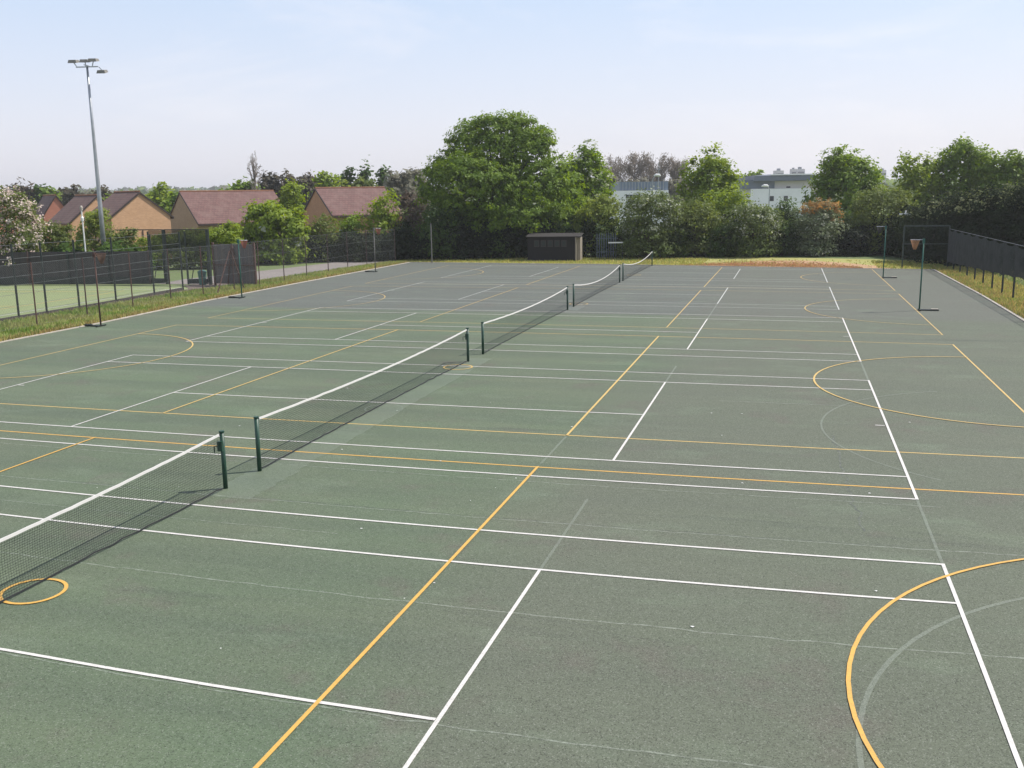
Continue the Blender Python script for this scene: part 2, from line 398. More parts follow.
# verges around the court
sheet('grass_verge', [(-18.9, -6), (-18.9, 29.4), (-18.95, 35), (-19.55, 43.6), (-19.75, 54.7), (-19.8, 73.4), (-22.4, 73.6), (-23.35, 50), (-23.35, -6)], -.02, M['verge_soil'])
sheet('grass_verge', [(18.75, -6), (24, -6), (24, 72), (18.9, 71.2)], -.021, M['verge_soil'])
sheet('grass_strip', [(-22, 73.45), (-19.7, 73.32), (-4, 72.22), (6, 71.0), (18.9, 69.0), (21, 78), (6, 82.5), (-22, 84.5)], -.03, M['far_grass'])
def blobsheet(name, cx, cy, rx, ry, rot, z, mat, n=60, amp=.28, seed=1):
    r = np.random.default_rng(seed); ph = r.uniform(0, 6.28, 6); am = r.uniform(.3, 1, 6)
    pts = []
    for i in range(n):
        t = 2*math.pi*i/n; k = 1+amp*sum(am[j]*math.sin((j+2)*t+ph[j]) for j in range(6))/3
        x, y = rx*k*math.cos(t), ry*k*math.sin(t); pts.append((cx+x*math.cos(rot)-y*math.sin(rot), cy+x*math.sin(rot)+y*math.cos(rot)))
    return sheet(name, pts, z, mat)
sheet('leaf_litter', [(1.0, 71.85), (6, 71.2), (14.2, 69.95), (16.5, 69.7), (15.5, 72.6), (13.6, 75.6), (10.5, 78.0), (7.5, 77.0), (5.5, 74.4), (3.2, 72.9)], -.022, M['mulch'])
sheet('turf_pitch', [(-24.6, -6), (-24.6, 50.6), (-27, 52.3), (-75, 46.5), (-75, -6)], -.03, M['turf'])
sheet('pitch_border', [(-23.36, -6), (-23.36, 50), (-22.6, 55), (-24.6, 55), (-26.5, 52.6), (-24.65, 50.3), (-24.65, -6)], -.018, M['border'])
sheet('path', [(-22.3, 53.5), (-29, 53.5), (-29.5, 57), (-27.6, 66), (-26.5, 73), (-34, 78), (-33, 80), (-21, 76), (-22.2, 73.6)], -.045, M['path'])
sheet('path', [(-60, 72.5), (-22, 76.5), (-22, 78), (-60, 74.5)], -.04, M['far_grass'])
sheet('path', [(24, 66), (60, 78), (60, 80), (24, 67.2)], -.045, M['kerb'])

# ------------------------------------------------------------------ painted markings
def strip(mb, pts, wd, z, closed=False):
    # pts: court coordinates of the centre line
    k = len(pts); L = []; Rr = []
    for i, p in enumerate(pts):
        a = pts[(i-1) % k] if (closed or i > 0) else p; b = pts[(i+1) % k] if (closed or i < k-1) else p
        dx, dy = b[0]-a[0], b[1]-a[1]; l = math.hypot(dx, dy); nx, ny = -dy/l*wd/2, dx/l*wd/2
        L.append(W(p[0]+nx, p[1]+ny)); Rr.append(W(p[0]-nx, p[1]-ny))
    vs = [(x, y, z) for x, y in L]+[(x, y, z) for x, y in Rr]
    m = k if closed else k-1
    mb.add(vs, [(k+i, k+(i+1) % k, (i+1) % k, i) for i in range(m)])
def seg(mb, x0, y0, x1, y1, wd, z):
    n = max(2, int(math.hypot(x1-x0, y1-y0)/1.2)+1)
    strip(mb, [(x0+(x1-x0)*i/(n-1), y0+(y1-y0)*i/(n-1)) for i in range(n)], wd, z)
def inset(mb, x0, y0, x1, y1, wd, z): seg(mb, x0, y0, x1, y1, wd, z)
Z1, Z2, Z3 = .004, .008, .012
for i, y in enumerate(YT):
    mb = MB(); near = i < 3
    wv = .052
    for s in (-1, 1):
        seg(mb, -11.885, y+s*5.485, 11.885, y+s*5.485, wv, Z2)
        seg(mb, -11.86, y+s*4.115, 11.86, y+s*4.115, wv, Z2)
        seg(mb, s*11.86, y-5.51, s*11.86, y+5.51, .052, Z2+.002)
        seg(mb, s*6.4, y-4.14, s*6.4, y+4.14, .047, Z2+.002)
        seg(mb, s*11.81, y, s*11.6, y, .05, Z2)
    seg(mb, -6.37, y, 6.37, y, wv, Z2)
    tag(mb.build('tennis_court_lines', M['white_near' if near else 'white_far']), kind='structure')
def arc(mb, cx, cy, r, a0, a1, wd, z, n=40):
    strip(mb, [(cx+r*math.cos(a0+(a1-a0)*i/(n-1)), cy+r*math.sin(a0+(a1-a0)*i/(n-1))) for i in range(n)], wd, z)
for i, y in enumerate(YN):
    wv = [.050, .052, .05, .05][i]; mb = MB(); mt = MB()
    for s in (-1, 1):
        seg(mt, -15.25, y+s*7.6, 15.25, y+s*7.6, .05, Z1)
        seg(mb, s*15.22, y-7.62, s*15.22, y+7.62, wv, Z1+.002)
        seg(mb, s*5.08, y-7.62, s*5.08, y+7.62, wv, Z3)
        arc(mb, s*15.26, y, 4.88, math.pi/2, math.pi*1.5, wv, Z3+.001) if s > 0 else arc(mb, s*15.22, y, 4.9, -math.pi/2, math.pi/2, wv, Z3+.001)
    strip(mb, [(.43*math.cos(t*math.pi/16), y+.43*math.sin(t*math.pi/16)) for t in range(32)], .055, Z3, True)
    tag(mb.build('netball_court_lines', M[['yellow_near', 'yellow_mid', 'yellow_far', 'yellow_far'][i]]), kind='structure')
    tag(mt.build('netball_court_sidelines', M[['yellow_near', 'yellow_mid', 'yellow_far', 'yellow_far'][i]]), kind='structure')
gh = MB()
seg(gh, 6.4, 12.35, 6.4, 15.6, .045, Z1-.001); seg(gh, 6.4, 26.4, 6.4, 29.0, .05, Z1-.001); seg(gh, 11.86, 13.75, 11.86, 16.7, .05, Z1-.001)
seg(gh, 11.86, 27.8, 11.86, 30.8, .06, Z1-.001); seg(gh, 6.4, 40.6, 6.4, 46, .05, Z1-.001); seg(gh, 5.08, 17.6, 5.08, 19.8, .05, Z1-.001)
arc(gh, 15.3, 8.5, 4.88, math.pi/2, math.pi*1.45, .06, Z1-.001); arc(gh, 15.3, 21.96, 4.88, math.pi*.62, math.pi*1.30, .045, Z1-.001)
strip(gh, [(.1+.46*math.cos(t*math.pi/16), 21.6+.46*math.sin(t*math.pi/16)) for t in range(32)], .05, Z1-.001, True)
pt = MB(); rr_ = np.random.default_rng(8)
for x0, x1, y0, y1 in ((-.25, .70, 14.4, 16.3), (-.2, .62, 16.3, 21.8), (-.2, .55, 21.8, 29.5), (-.2, .5, 43, 45)):
    n = 24; L = [(x0+.02*rr_.normal(), y0+(y1-y0)*i/n) for i in range(n+1)]; Rr = [(x1+.02*rr_.normal(), y0+(y1-y0)*i/n) for i in range(n+1)]
    pt.add([(x, y, .0015) for x, y in L]+[(x, y, .0015) for x, y in Rr], [(n+1+i, n+2+i, i+1, i) for i in range(n)])
tag(pt.build('resurfaced_strip', M['patch']), kind='structure')
tag(gh.build('blacked_out_lines', M['ghost']), kind='structure')
sm = MB(); r = np.random.default_rng(3)
for y, x0, x1, wd in ((8.12, -3, 14, .025), (10.85, -2, 16, .03), (14.27, -8, 17, .03), (16.4, -8, 12.2, .025), (5.6, 2, 14, .022), (24.2, 8, 12, .03), (26.3, 6.5, 12, .03), (13.0, -9, 3, .02)):
    n = int((x1-x0)/.25); strip(sm, [(x0+(x1-x0)*i/n, y+.012*r.normal()) for i in range(n+1)], wd, Z1-.002)
tag(sm.build('tarmac_joints', M['seam']), kind='structure')
ck = MB()
n = 40; strip(ck, [(10.85+.03*r.normal()-.006*i, 14.9+6.2*i/n) for i in range(n+1)], .035, Z1-.0025)
n = 60; strip(ck, [(-4+16*i/n, 14.33+.02*r.normal()) for i in range(n+1)], .018, Z1-.003)
tag(ck.build('dark_tarmac_joint', M['crack']), kind='structure')
bits = []
for _ in range(46):
    x, y = r.uniform(-6, 16), r.uniform(5.5, 24); s = r.uniform(.012, .035); a = r.uniform(0, 6.3)
    bits.append([(x+s*math.cos(a+k*1.571), y+s*.6*math.sin(a+k*1.571), .012+.006*(k % 2)) for k in range(4)])
tag(quads('litter_specks', np.array(bits), M['white_plastic']), kind='stuff')

# ------------------------------------------------------------------ tennis nets
def net_profile(y, L, sag):  # height of the net cord along the net, y in -L..L
    return 1.045-sag*(1-(y/L)**2)
def make_net(sag, winder_side=1):
    root = empty('tennis_net', (0, 0, 0))
    L = 6.4
    for s in (-1, 1):
        p = MB(); p.tube([(0, s*L, -.1), (0, s*L, 1.05)], .042, 14); po = p.build('post', M['post_green'], root, True)
        c = MB(); c.tube([(0, s*L, 1.052), (0, s*L, 1.078)], .05, 14); c.build('cap', M['post_green'], po)
        if s == winder_side:
            k = MB(); k.box(-.05, .05, s*L-.1, s*L-.045, .72, .90); k.tube([(-.05, s*L-.07, .8), (-.13, s*L-.07, .8), (-.13, s*L-.07, .68)], .012, 6); k.build('winder', M['post_green'], po)
        else:
            k = MB(); k.tube([(0, s*L+.05, .99), (0, s*L+.05, .15)], .01, 6); k.build('tension_rod', M['post_green'], po)
    l2 = L-.1
    def top(y): return net_profile(y, L, sag)
    def bulge(y, z): return -.05*math.sin(min(max(z, 0), 1)*3.1)*(1-(y/L)**2)-.06*(1-z)*(1-(y/L)**2)
    bd = MB(); n = 60; ys = [-l2+2*l2*i/n for i in range(n+1)]
    rg = np.random.default_rng(5)
    vs = []
    for y in ys:
        t = top(y)+.006*rg.normal()*.4
        for dx, dz in ((-.011, -.040), (.011, -.040), (.007, 0), (-.007, 0)): vs.append((dx, y, t+dz))
    fs = [(i*4+j, (i+1)*4+j, (i+1)*4+(j+1) % 4, i*4+(j+1) % 4) for i in range(n) for j in range(4)]+[(0,1,2,3), (n*4+3, n*4+2, n*4+1, n*4)]
    bd.add(vs, fs); bd.build('headband', M['band'], root)
    cc = MB(); cc.tube([(0, -L, 1.03)]+[(0, y, top(y)-.02) for y in ys[::6]]+[(0, L, 1.03)], .008, 5); cc.build('net_cord', M['cord'], root)
    # netting: real square mesh knotted from thin string
    V = []; t = .0026; cell = .045
    nv = int(2*l2/cell); nz = 22
    def P(y, k):
        zt = top(y)-.056; z = .03+(zt-.03)*k/nz; return (bulge(y, z), y, z)
    for i in range(nv+1):
        y = -l2+2*l2*i/nv
        for k in range(0, nz, 2):
            a, b = P(y, k), P(y, min(k+2, nz)); V.append([(a[0], a[1]-t, a[2]), (a[0], a[1]+t, a[2]), (b[0], b[1]+t, b[2]), (b[0], b[1]-t, b[2])])
    for k in range(1, nz):
        for i in range(60):
            y0, y1 = ys[i], ys[i+1]; a, b = P(y0, k), P(y1, k)
            V.append([(a[0], a[1], a[2]-t), (b[0], b[1], b[2]-t), (b[0], b[1], b[2]+t), (a[0], a[1], a[2]+t)])
    quads('netting', np.array(V), M['cord'], root)
    bc = MB(); bc.tube([(bulge(y, .03)+.0, y, .03+.008*rg.normal()) for y in ys], .013, 5); bc.build('bottom_cord', M['cord'], root)
    return root
sags = [.17, .10, .13, .34, .34]
NL = ['nearest tennis net, its black mesh running off the left edge of the photo',
      'second tennis net from the front, the long one with a nearly straight white band',
      'third tennis net from the front, middle of the row of five',
      'fourth tennis net from the front, its white band sagging in a curve',
      'farthest tennis net, sagging, just before the yellow grass strip']
for i, y in enumerate(YT):
    o = make_net(sags[i], 1)
    a = W(0, y-6.4); b = W(0, y+6.4)
    sh_ = (-.045, -.03, 0, 0, 0)[i]; o.location = ((a[0]+b[0])/2+sh_, (a[1]+b[1])/2, 0)
    o.rotation_euler = (0, 0, math.atan2(b[1]-a[1], b[0]-a[0])-math.pi/2)
    tag(o, NL[i], 'tennis net', 'tennis nets in line across the courts')

# ------------------------------------------------------------------ netball posts
def make_netball(side, pole_mat, net_mat, base=True, ringdir=1, netlen=.42):
    root = empty('netball_post', (0, 0, 0)); s = side
    p = MB(); p.tube([(0, 0, .02), (0, 0, 3.06)], [.034, .028], 10); p.build('pole', M[pole_mat], root, True)
    if base:
        b = MB(); b.bar((s*.05, 0, .035), (s*.78, 0, .035), .16, .04); b.bar((0, -.3, .035), (0, .3, .035), .06, .05); b.build('base', M['black_metal'], root)
        b = MB(); b.box(s*.62-.14, s*.62+.14, -.09, .09, .062, .085); b.build('base_weight', M['kerb'] if s > 0 else M['black_metal'], root)
    r_ = MB(); r_.ring((-s*(.15+.19), 0, 3.05), .19, .010); r_.bar((-s*.03, 0, 3.05), (-s*.15, 0, 3.05), .03); r_.build('ring', M['rust' if pole_mat == 'rust' else 'steel'], root)
    V = []; n = 16
    for i in range(n):
        for sg in (1, -1):
            for k in range(6):
                def q(k_, i_):
                    rr = .19-(.19-.055)*k_/6 if k_ < 6 else .05
                    t = 2*math.pi*(i_)/n; return np.array((-s*.34+rr*math.cos(t), rr*math.sin(t), 3.05-netlen*k_/6))
                a, b2 = q(k, i+sg*k*.5), q(k+1, i+sg*(k+1)*.5); h = np.array((.007, .007, 0))
                V.append([a-h, a+h, b2+h, b2-h])
    quads('net', np.array(V), M[net_mat], root)
    c = MB(); c.box(-.05, .05, -.05, .05, 2.9, 3.09); c.build('collar', M[pole_mat], root)
    return root
for px, py, s, pm, nm, lb in ((919.2, 310.5, 1, 'netball_green', 'orange_net', 'green netball post with orange net, the nearer one on the right side'),
                          (883, 278, 1, 'netball_green', 'cord', 'green netball post farther back on the right, next to the orange leaf litter'),
                          (101, 326.5, -1, 'rust', 'dull_net', 'rusty netball post with orange net, nearest on the left edge of the court'),
                          (242, 298, -1, 'netball_green', 'red_net', 'green netball post on the left side in front of the weathered board panel'),
                          (375.5, 272, -1, 'concrete', 'red_net', 'pale netball post with red net at the far left corner of the courts')):
    x, y = ground(px, py); o = make_netball(s, pm, nm); o.location = (x, y, 0); tag(o, lb, 'netball post', 'netball posts round the courts')

# ------------------------------------------------------------------ fences
def chainmesh(name, parent, pts, z0, z1, cell, t, mat):
    V = []
    for a, b in zip(pts[:-1], pts[1:]):
        a = np.array(a); b = np.array(b); L = np.linalg.norm(b-a); d = (b-a)/L; H = z1-z0; n = int(L/cell)
        dd = np.array((*d, 0))
        for i in range(-int(H/cell), n):
            for sg in (1, -1):
                s0 = i*cell; s1 = s0+H
                za, zb = (z0, z1) if sg > 0 else (z1, z0)
                c0, c1 = max(s0, 0), min(s1, L)
                if c1 <= c0: continue
                p0 = np.array((*(a+d*c0), za+(zb-za)*(c0-s0)/H)); p1 = np.array((*(a+d*c1), za+(zb-za)*(c1-s0)/H))
                V.append([p0-dd*t, p0+dd*t, p1+dd*t, p1-dd*t])
    return quads(name, np.array(V), mat, parent)
# brown chain-link fence along the left verge
f1 = empty('chain_link_fence', (-21.2, 33, 0), 0, 'tall brown-posted chain-link fence along the grassy verge left of the courts', 'fence')
P1 = [(-20.85, 26.5), (-20.8, 30.1), (-20.76, 33.63), (-20.9, 36.9), (-21.25, 40.6), (-21.4, 43.9), (-21.1, 46.4), (-20.9, 49.2), (-21.0, 52.2), (-21.0, 55.2), (-21.25, 58.7), (-21.5, 62.4), (-21.8, 66.2), (-21.7, 69.4), (-20.5, 72.2)]
FM = Matrix.Translation((-21.2, 33, 0)).inverted()
def loc(p, o): return (p[0]-o.location.x, p[1]-o.location.y)
for i, p in enumerate(P1):
    x, y = loc(p, f1); b = MB(); b.tube([(x, y, -.2), (x, y, 2.72)], .030, 6); b.build('post', M['rust' if i in (2, 4, 6, 8) else 'brownpost'], f1)
chainmesh('wire_mesh', f1, [loc(p, f1) for p in P1], .05, 2.7, .11, .0028, M['wire'])
for z in (.1, 1.0, 1.85, 2.68):
    b = MB(); b.tube([(*loc(p, f1), z) for p in P1], .005, 5); b.build('line_wire', M['wire'], f1)
b = MB(); x, y = loc((-21.0, 47.6), f1); b.bar((x, y, 0), (x+.0, y+1.5, 2.3), .05); b.bar((x+.03, y+2.8, 0), (x+.03, y+1.6, 2.3), .05); b.build('brace', M['rust'], f1)
# its far run behind the courts is a darker mesh; green pitch fence
f2 = empty('pitch_fence', (-24, 36, 0), 0, 'tall dark green post and wire fence round the artificial turf pitch', 'fence')
P2 = [(-24.0, 29.9), (-23.9, 32.9), (-23.85, 34.4+1.6), (-23.85, 37.75), (-23.8, 39.9), (-24.0, 42.9), (-24.35, 46.6), (-24.55, 49.6)]
for p in P2:
    x, y = loc(p, f2); b = MB(); b.tube([(x, y, -.2), (x, y, 3.35)], .048, 8); b.build('post', M['black_metal'], f2)
for z in (.3, 1.1, 1.9, 2.7, 3.3):
    b = MB(); b.tube([(*loc(p, f2), z) for p in P2], .007, 5); b.build('line_wire', M['wire'], f2)
chainmesh('wire_mesh', f2, [loc(p, f2) for p in P2], .05, 3.3, .16, .0022, M['black_metal'])
b = MB(); pts = [loc(p, f2) for p in P2]
for a, c in zip(pts[:-1], pts[1:]): b.bar((*a, .06), (*c, .06), .04, .16)
b.build('kick_board', M['dark_wood'], f2)
# dark boarded fence behind the turf pitch
wf = empty('board_fence', (-29.1, 52.9, 0), math.atan2(-1.75, -10.6), 'long dark board fence closing off the far end of the turf pitch', 'fence')
b = MB(); Lw = 40
b.box(0, Lw, -.03, .03, .0, 2.0); b.build('boards', M['dark_wood'], wf)
b = MB(); b.box(0, Lw, -.07, -.032, 1.88, 2.06); b.build('top_rail', M['dark_wood'], wf)
b = MB(); b.box(0, Lw, .032, .06, .02, .45); b.build('kick_board', M['black_metal'], wf)
for k in range(15):
    b = MB(); b.box(k*2.7-.05, k*2.7+.05, .062, .15, 0, 2.12); b.build('post', M['brownpost'] if k % 3 == 0 else M['black_metal'], wf)
# gateway of the pitch
gx0, gy0 = -27.95, 52.95; gx1, gy1 = -24.85, 52.95
ga = empty('gate', (gx0, gy0, 0), 0, 'open double gate of dark steel at the corner of the turf pitch', 'gate')
for gx in (0, 3.1): b = MB(); b.bar((gx, 0, 0), (gx, 0, 3.4), .16); b.build('gate_post', M['black_metal'], ga)
for gx in (-1.15, 1.5): b = MB(); b.bar((gx, 0, 0), (gx, 0, 3.28), .08); b.build('side_post', M['black_metal'], ga)
b = MB(); b.bar((-3.5, 0, 3.38), (-.09, 0, 3.38), .06); b.bar((.09, 0, 3.38), (3.01, 0, 3.38), .06); b.bar((-1.1, 0, 2.0), (-.09, 0, 2.0), .05); b.bar((.09, 0, 2.1), (3.01, 0, 2.1), .05); b.build('header_rail', M['black_metal'], ga)
b = MB(); b.box(.09, 1.44, -.01, .01, 2.14, 3.34); b.box(1.55, 3.01, -.01, .01, 2.14, 3.34); b.box(-1.1, -.09, -.01, .01, 2.05, 3.34); b.build('mesh_panel', M['gate_mesh'], ga)
for x0, x1, nm in ((-1.08, -.1, 'leaf'), (1.6, 3.0, 'leaf')):
    b = MB(); b.bar((x0, -.1, .15), (x0, -.1, 1.95 if x0 < 0 else 1.3), .06); b.bar((x1, -.1, .15), (x1, -.1, 1.95 if x0 < 0 else 1.3), .06)
    b.bar((x0, -.1, 1.1), (x1, -.1, 1.1), .06); b.bar((x0+.2, -.1, .15), (x0+.45, -.1, 1.1), .04)
    b.box(x0, x1, -.13, -.07, .05, .36); b.build('gate_leaf', M['black_metal'], ga)
bn = empty('litter_bin', (*ground(203, 284.5), 0), 0, 'small teal bin standing inside the open pitch gate', 'bin')
b = MB(); b.tube([(0, 0, 0), (0, 0, .75)], [.22, .27], 12); b.build('body', M['teal_bin'], bn); b = MB(); b.tube([(0, 0, .752), (0, 0, .82), (0, 0, .9)], [.29, .28, .12], 12); b.build('lid', M['teal_bin'], bn)
# weathered board panel
bp_ = empty('screen_fence', (-24.35, 52.75, 0), math.atan2(-.3, 3.0), 'weathered grey-brown board panel on posts beside the pitch gate', 'fence')
b = MB(); b.box(0, 2.95, -.03, .03, .1, 2.5); b.build('boards', M['grey_wood'], bp_)
b = MB(); b.bar((.0, -.07, 1.25), (2.95, -.07, 1.25), .07); b.build('rail', M['rust'], bp_)
for x in (-.03, 2.98): b = MB(); b.bar((x, -.02, 0), (x, -.02, 2.6), .12); b.build('post', M['rust'], bp_)
b = MB(); b.bar((1.0, -.14, .1), (1.4, -.14, 2.4), .06); b.bar((1.9, -.14, .1), (1.5, -.14, 2.4), .06); b.build('brace', M['rust'], bp_)
# windbreak fence beyond the path (far left)
def windfence(name, pts, zb, zt, mat, label, step=2.9, postm='black_metal', sag=.08, ph=.1, group=None, woven=False):
    ox, oy = pts[0]; o = empty(name, (ox, oy, 0), 0, label, 'fence', group)
    P = []
    for a, b_ in zip(pts[:-1], pts[1:]):
        L = math.hypot(b_[0]-a[0], b_[1]-a[1]); n = max(1, round(L/step))
        for i in range(n): P.append((a[0]+(b_[0]-a[0])*i/n-ox, a[1]+(b_[1]-a[1])*i/n-oy))
    P.append((pts[-1][0]-ox, pts[-1][1]-oy))
    b = MB()
    for p, q in zip(P[:-1], P[1:]):
        n = 8; vs = []
        dx, dy = q[0]-p[0], q[1]-p[1]; l = math.hypot(dx, dy); nx, ny = -dy/l, dx/l
        for i in range(n+1):
            t = i/n; s = sag*4*t*(1-t)
            for z, bl in ((zb+.5*s, .02), ((zb+zt)/2, .05), (zt-s, 0)):
                vs.append((p[0]+dx*t+nx*(.06+bl*math.sin(t*3.14)), p[1]+dy*t+ny*(.06+bl*math.sin(t*3.14)), z))
        b.add(vs, [(i*3+j, (i+1)*3+j, (i+1)*3+j+1, i*3+j+1) for i in range(n) for j in range(2)])
    if woven:                              # open weave of upright cords, dense only when seen edge on
        V = []; t = .0034
        for p, q in zip(P[:-1], P[1:]):
            dx, dy = q[0]-p[0], q[1]-p[1]; l = math.hypot(dx, dy); m = int(l/.034)
            for i in range(m):
                u = i/m; sg = sag*4*u*(1-u); x = p[0]+dx*u-.06; y = p[1]+dy*u; zb = .35+.75*min(1, -y/22); x2 = x-.05*math.sin(u*3.14); zs = (zb+.5*sg, (zb+zt)/2, zt-sg); xs = (x, x2, x)
                for k in range(2):
                    V.append([(xs[k]-t, y, zs[k]), (xs[k]+t, y, zs[k]), (xs[k+1]+t, y, zs[k+1]), (xs[k+1]-t, y, zs[k+1])])
                    V.append([(xs[k], y-t, zs[k]), (xs[k], y+t, zs[k]), (xs[k+1], y+t, zs[k+1]), (xs[k+1], y-t, zs[k+1])])
        quads('windbreak', np.array(V), M['cordweave'], o)
    else: b.build('windbreak', M[mat], o)
    for i, p in enumerate(P): c = MB(); c.tube([(p[0], p[1], -.1), (p[0], p[1], zt+ph)], .045, 6); c.build('post', M[postm], o)
    c = MB(); c.tube([(p[0], p[1], zt-.02) for p in P], .012, 5); c.tube([(p[0], p[1], (zt+zb)/2) for p in P], .004, 5); c.build('line_wire', M['wire'], o)
    return o
windfence('windbreak_fence', [(-47, 76.5), (-34, 75.9), (-22.3, 77.5)], .05, 2.2, 'windbreak_thin', 'long dark windbreak fence across the grass beyond the path')
windfence('windbreak_fence', [(19.85, 70.5), (19.85, 30)], 1.05, 2.6, 'windbreak', 'grey windbreak fence along the right side of the courts', 2.55, 'black_metal', .15, -.03, None, True)
# end frame in the far right corner
ef = empty('end_frame', (17.0, 70.35, 0), math.atan2(.2, 2.8), 'rectangular dark steel frame with a mid rail in the far right corner', 'frame')
for ex in (0, 2.85): b = MB(); b.bar((ex, 0, 0), (ex, 0, 2.75), .08); b.build('upright', M['frame_green'], ef)
b = MB(); b.bar((.0, 0, 2.79), (2.85, 0, 2.79), .08); b.bar((.05, 0, 1.6), (2.8, 0, 1.6), .05); b.build('rail', M['frame_green'], ef)
chainmesh('wire_mesh', ef, [(0, 0), (2.85, 0)], .1, 2.74, .12, .004, M['black_metal'])
# slim pole at the far left corner
sp = empty('corner_pole', (*ground(432, 263), 0), 0, 'slim bare grey pole at the far edge of the courts left of the big tree', 'pole')
b = MB(); b.tube([(0, 0, 0), (0, 0, 3.1)], .045, 8); b.build('pole', M['concrete'], sp)
b = MB(); b.tube([(0, 0, 3.103), (0, 0, 3.15)], .055, 8); b.build('cap', M['black_metal'], sp)
# palisade fence by the shed
pf = empty('palisade_fence', (*spot(597, 80), 0), CYAW, 'short run of blue-grey palisade fence right of the dark shed', 'fence')
for i in range(9):
    b = MB(); h = 1.95+.02*(i % 3); b.add([(i*.19-.035, -.02, 0), (i*.19+.035, -.02, 0), (i*.19+.035, .02, 0), (i*.19-.035, .02, 0), (i*.19-.035, -.02, h), (i*.19+.035, -.02, h), (i*.19+.035, .02, h), (i*.19-.035, .02, h), (i*.19, 0, h+.12)],
        [(0,3,2,1),(0,1,5,4),(1,2,6,5),(2,3,7,6),(3,0,4,7),(4,5,8),(5,6,8),(6,7,8),(7,4,8)]); b.build('pale', M['cloth_grey'], pf)
b = MB(); b.box(-.1, 1.7, .023, .06, .5, .56); b.box(-.1, 1.7, .023, .06, 1.6, 1.66); b.build('rail', M['cloth_grey'], pf)
x, y = spot(615, 79); bo = empty('low_barrier', (x, y, 0), CYAW, 'pale horizontal barrier rail in the shade right of the palisade fence', 'barrier')
b = MB(); b.box(-.55, .65, -.03, .03, 1.27, 1.37); b.build('rail', M['white_plastic'], bo)
b = MB(); b.bar((-.5, .06, 0), (-.5, .06, 1.4), .06); b.bar((.6, .06, 0), (.6, .06, 1.4), .06); b.build('post', M['black_metal'], bo)

# ------------------------------------------------------------------ shed
x, y = spot(527.5, 78.5); sh = empty('shed', (x, y, 0), .10, 'low dark shed with dusty windows and pale end under the big tree', 'shed')
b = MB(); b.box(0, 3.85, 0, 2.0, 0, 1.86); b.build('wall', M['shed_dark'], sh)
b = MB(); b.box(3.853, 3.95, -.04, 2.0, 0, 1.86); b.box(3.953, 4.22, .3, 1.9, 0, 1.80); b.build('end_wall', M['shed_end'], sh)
b = MB(); b.add([(-.12, -.15, 1.862), (4.3, -.15, 1.862), (4.3, 2.2, 2.05), (-.15, 2.2, 2.05), (-.12, -.15, 1.92), (4.3, -.15, 1.92), (4.3, 2.2, 2.11), (-.15, 2.2, 2.11)],
    [(0,3,2,1),(4,5,6,7),(0,1,5,4),(1,2,6,5),(2,3,7,6),(3,0,4,7)]); b.build('roof', M['shed_roof'], sh)
for k in range(5):
    b = MB(); x0 = .55+k*.55; b.box(x0, x0+.40, -.02, -.003, 1.1, 1.62); wn = b.build('window', M['fascia'], sh)
    b = MB(); b.box(x0+.04, x0+.36, -.03, -.0205, 1.14, 1.58); b.build('pane', M['shed_pane'], wn)

# ------------------------------------------------------------------ floodlight mast and small pole
x, y = spot(106.5, 69); mh = hgt(89, 67, 69)
fm = empty('floodlight_mast', (x, y, 0), CYAW, 'tall tapering grey mast with four floodlights on its head frame', 'floodlight')
b = MB(); b.tube([(0, 0, 0), (0, 0, mh*.35), (0, 0, mh*.7), (0, 0, mh)], [.19, .145, .10, .07], 14); b.build('mast', M['steel'], fm, True)
b = MB(); b.bar((-.75, 0, mh-.0), (.75, 0, mh+.02), .07); b.bar((.0, -.45, mh+.09), (0, .4, mh+.09), .06); b.build('crossbar', M['steel'], fm)
for i, (dx, dy, dz, rx) in enumerate(((-.85, -.1, .38, .2), (-.15, .1, .42, .15), (.5, -.1, .45, .18), (.95, .1, -.28, .25))):
    b = MB(); hw, hl, hh = .30, .30, .10
    c, s_ = math.cos(rx), math.sin(rx)
    vs = [(-hw*.8, -hl*.7, hh), (hw*.8, -hl*.7, hh), (hw*.8, hl, hh*.6), (-hw*.8, hl, hh*.6), (-hw, -hl, -hh), (hw, -hl, -hh), (hw, hl, -hh), (-hw, hl, -hh)]
    vs = [(dx+p[0], dy+p[1]*c-p[2]*s_, mh+dz+p[1]*s_+p[2]*c) for p in vs]
    b.add(vs, [(0,1,2,3),(7,6,5,4),(4,5,1,0),(5,6,2,1),(6,7,3,2),(7,4,0,3)]); lh = b.build('lamp_head', M['concrete'], fm)
    b = MB(); q = [(-hw*.85, -hl*.85, -hh-.006), (hw*.85, -hl*.85, -hh-.006), (hw*.85, hl*.85, -hh-.006), (-hw*.85, hl*.85, -hh-.006)]
    b.add([(dx+p[0], dy+p[1]*c-p[2]*s_, mh+dz+p[1]*s_+p[2]*c) for p in q], [(3,2,1,0)]); b.build('lens', M['dark_lens'], lh)
    b = MB(); b.bar((dx*.8, dy, mh+.05 if dz > 0 else mh), (dx, dy, mh+dz-.08 if dz > 0 else mh+dz+.08), .05); b.build('bracket', M['steel'], fm)
x, y = spot(88, 66); h = hgt(82, 210, 66)
cp = empty('camera_pole', (x, y, 0), CYAW, 'thin white pole with two small cameras left of the floodlight mast', 'pole')
b = MB(); b.tube([(0, 0, 0), (0, 0, h)], [.06, .045], 8); b.build('pole', M['white_plastic'], cp)
for z in (h-.05, h-.75):
    b = MB(); b.tube([(0, 0, z+.02), (0, 0, z+.22), (0, 0, z+.34)], [.09, .11, .05], 10); b.build('dome_camera', M['white_plastic'] if z < h-.5 else M['kerb'], cp)

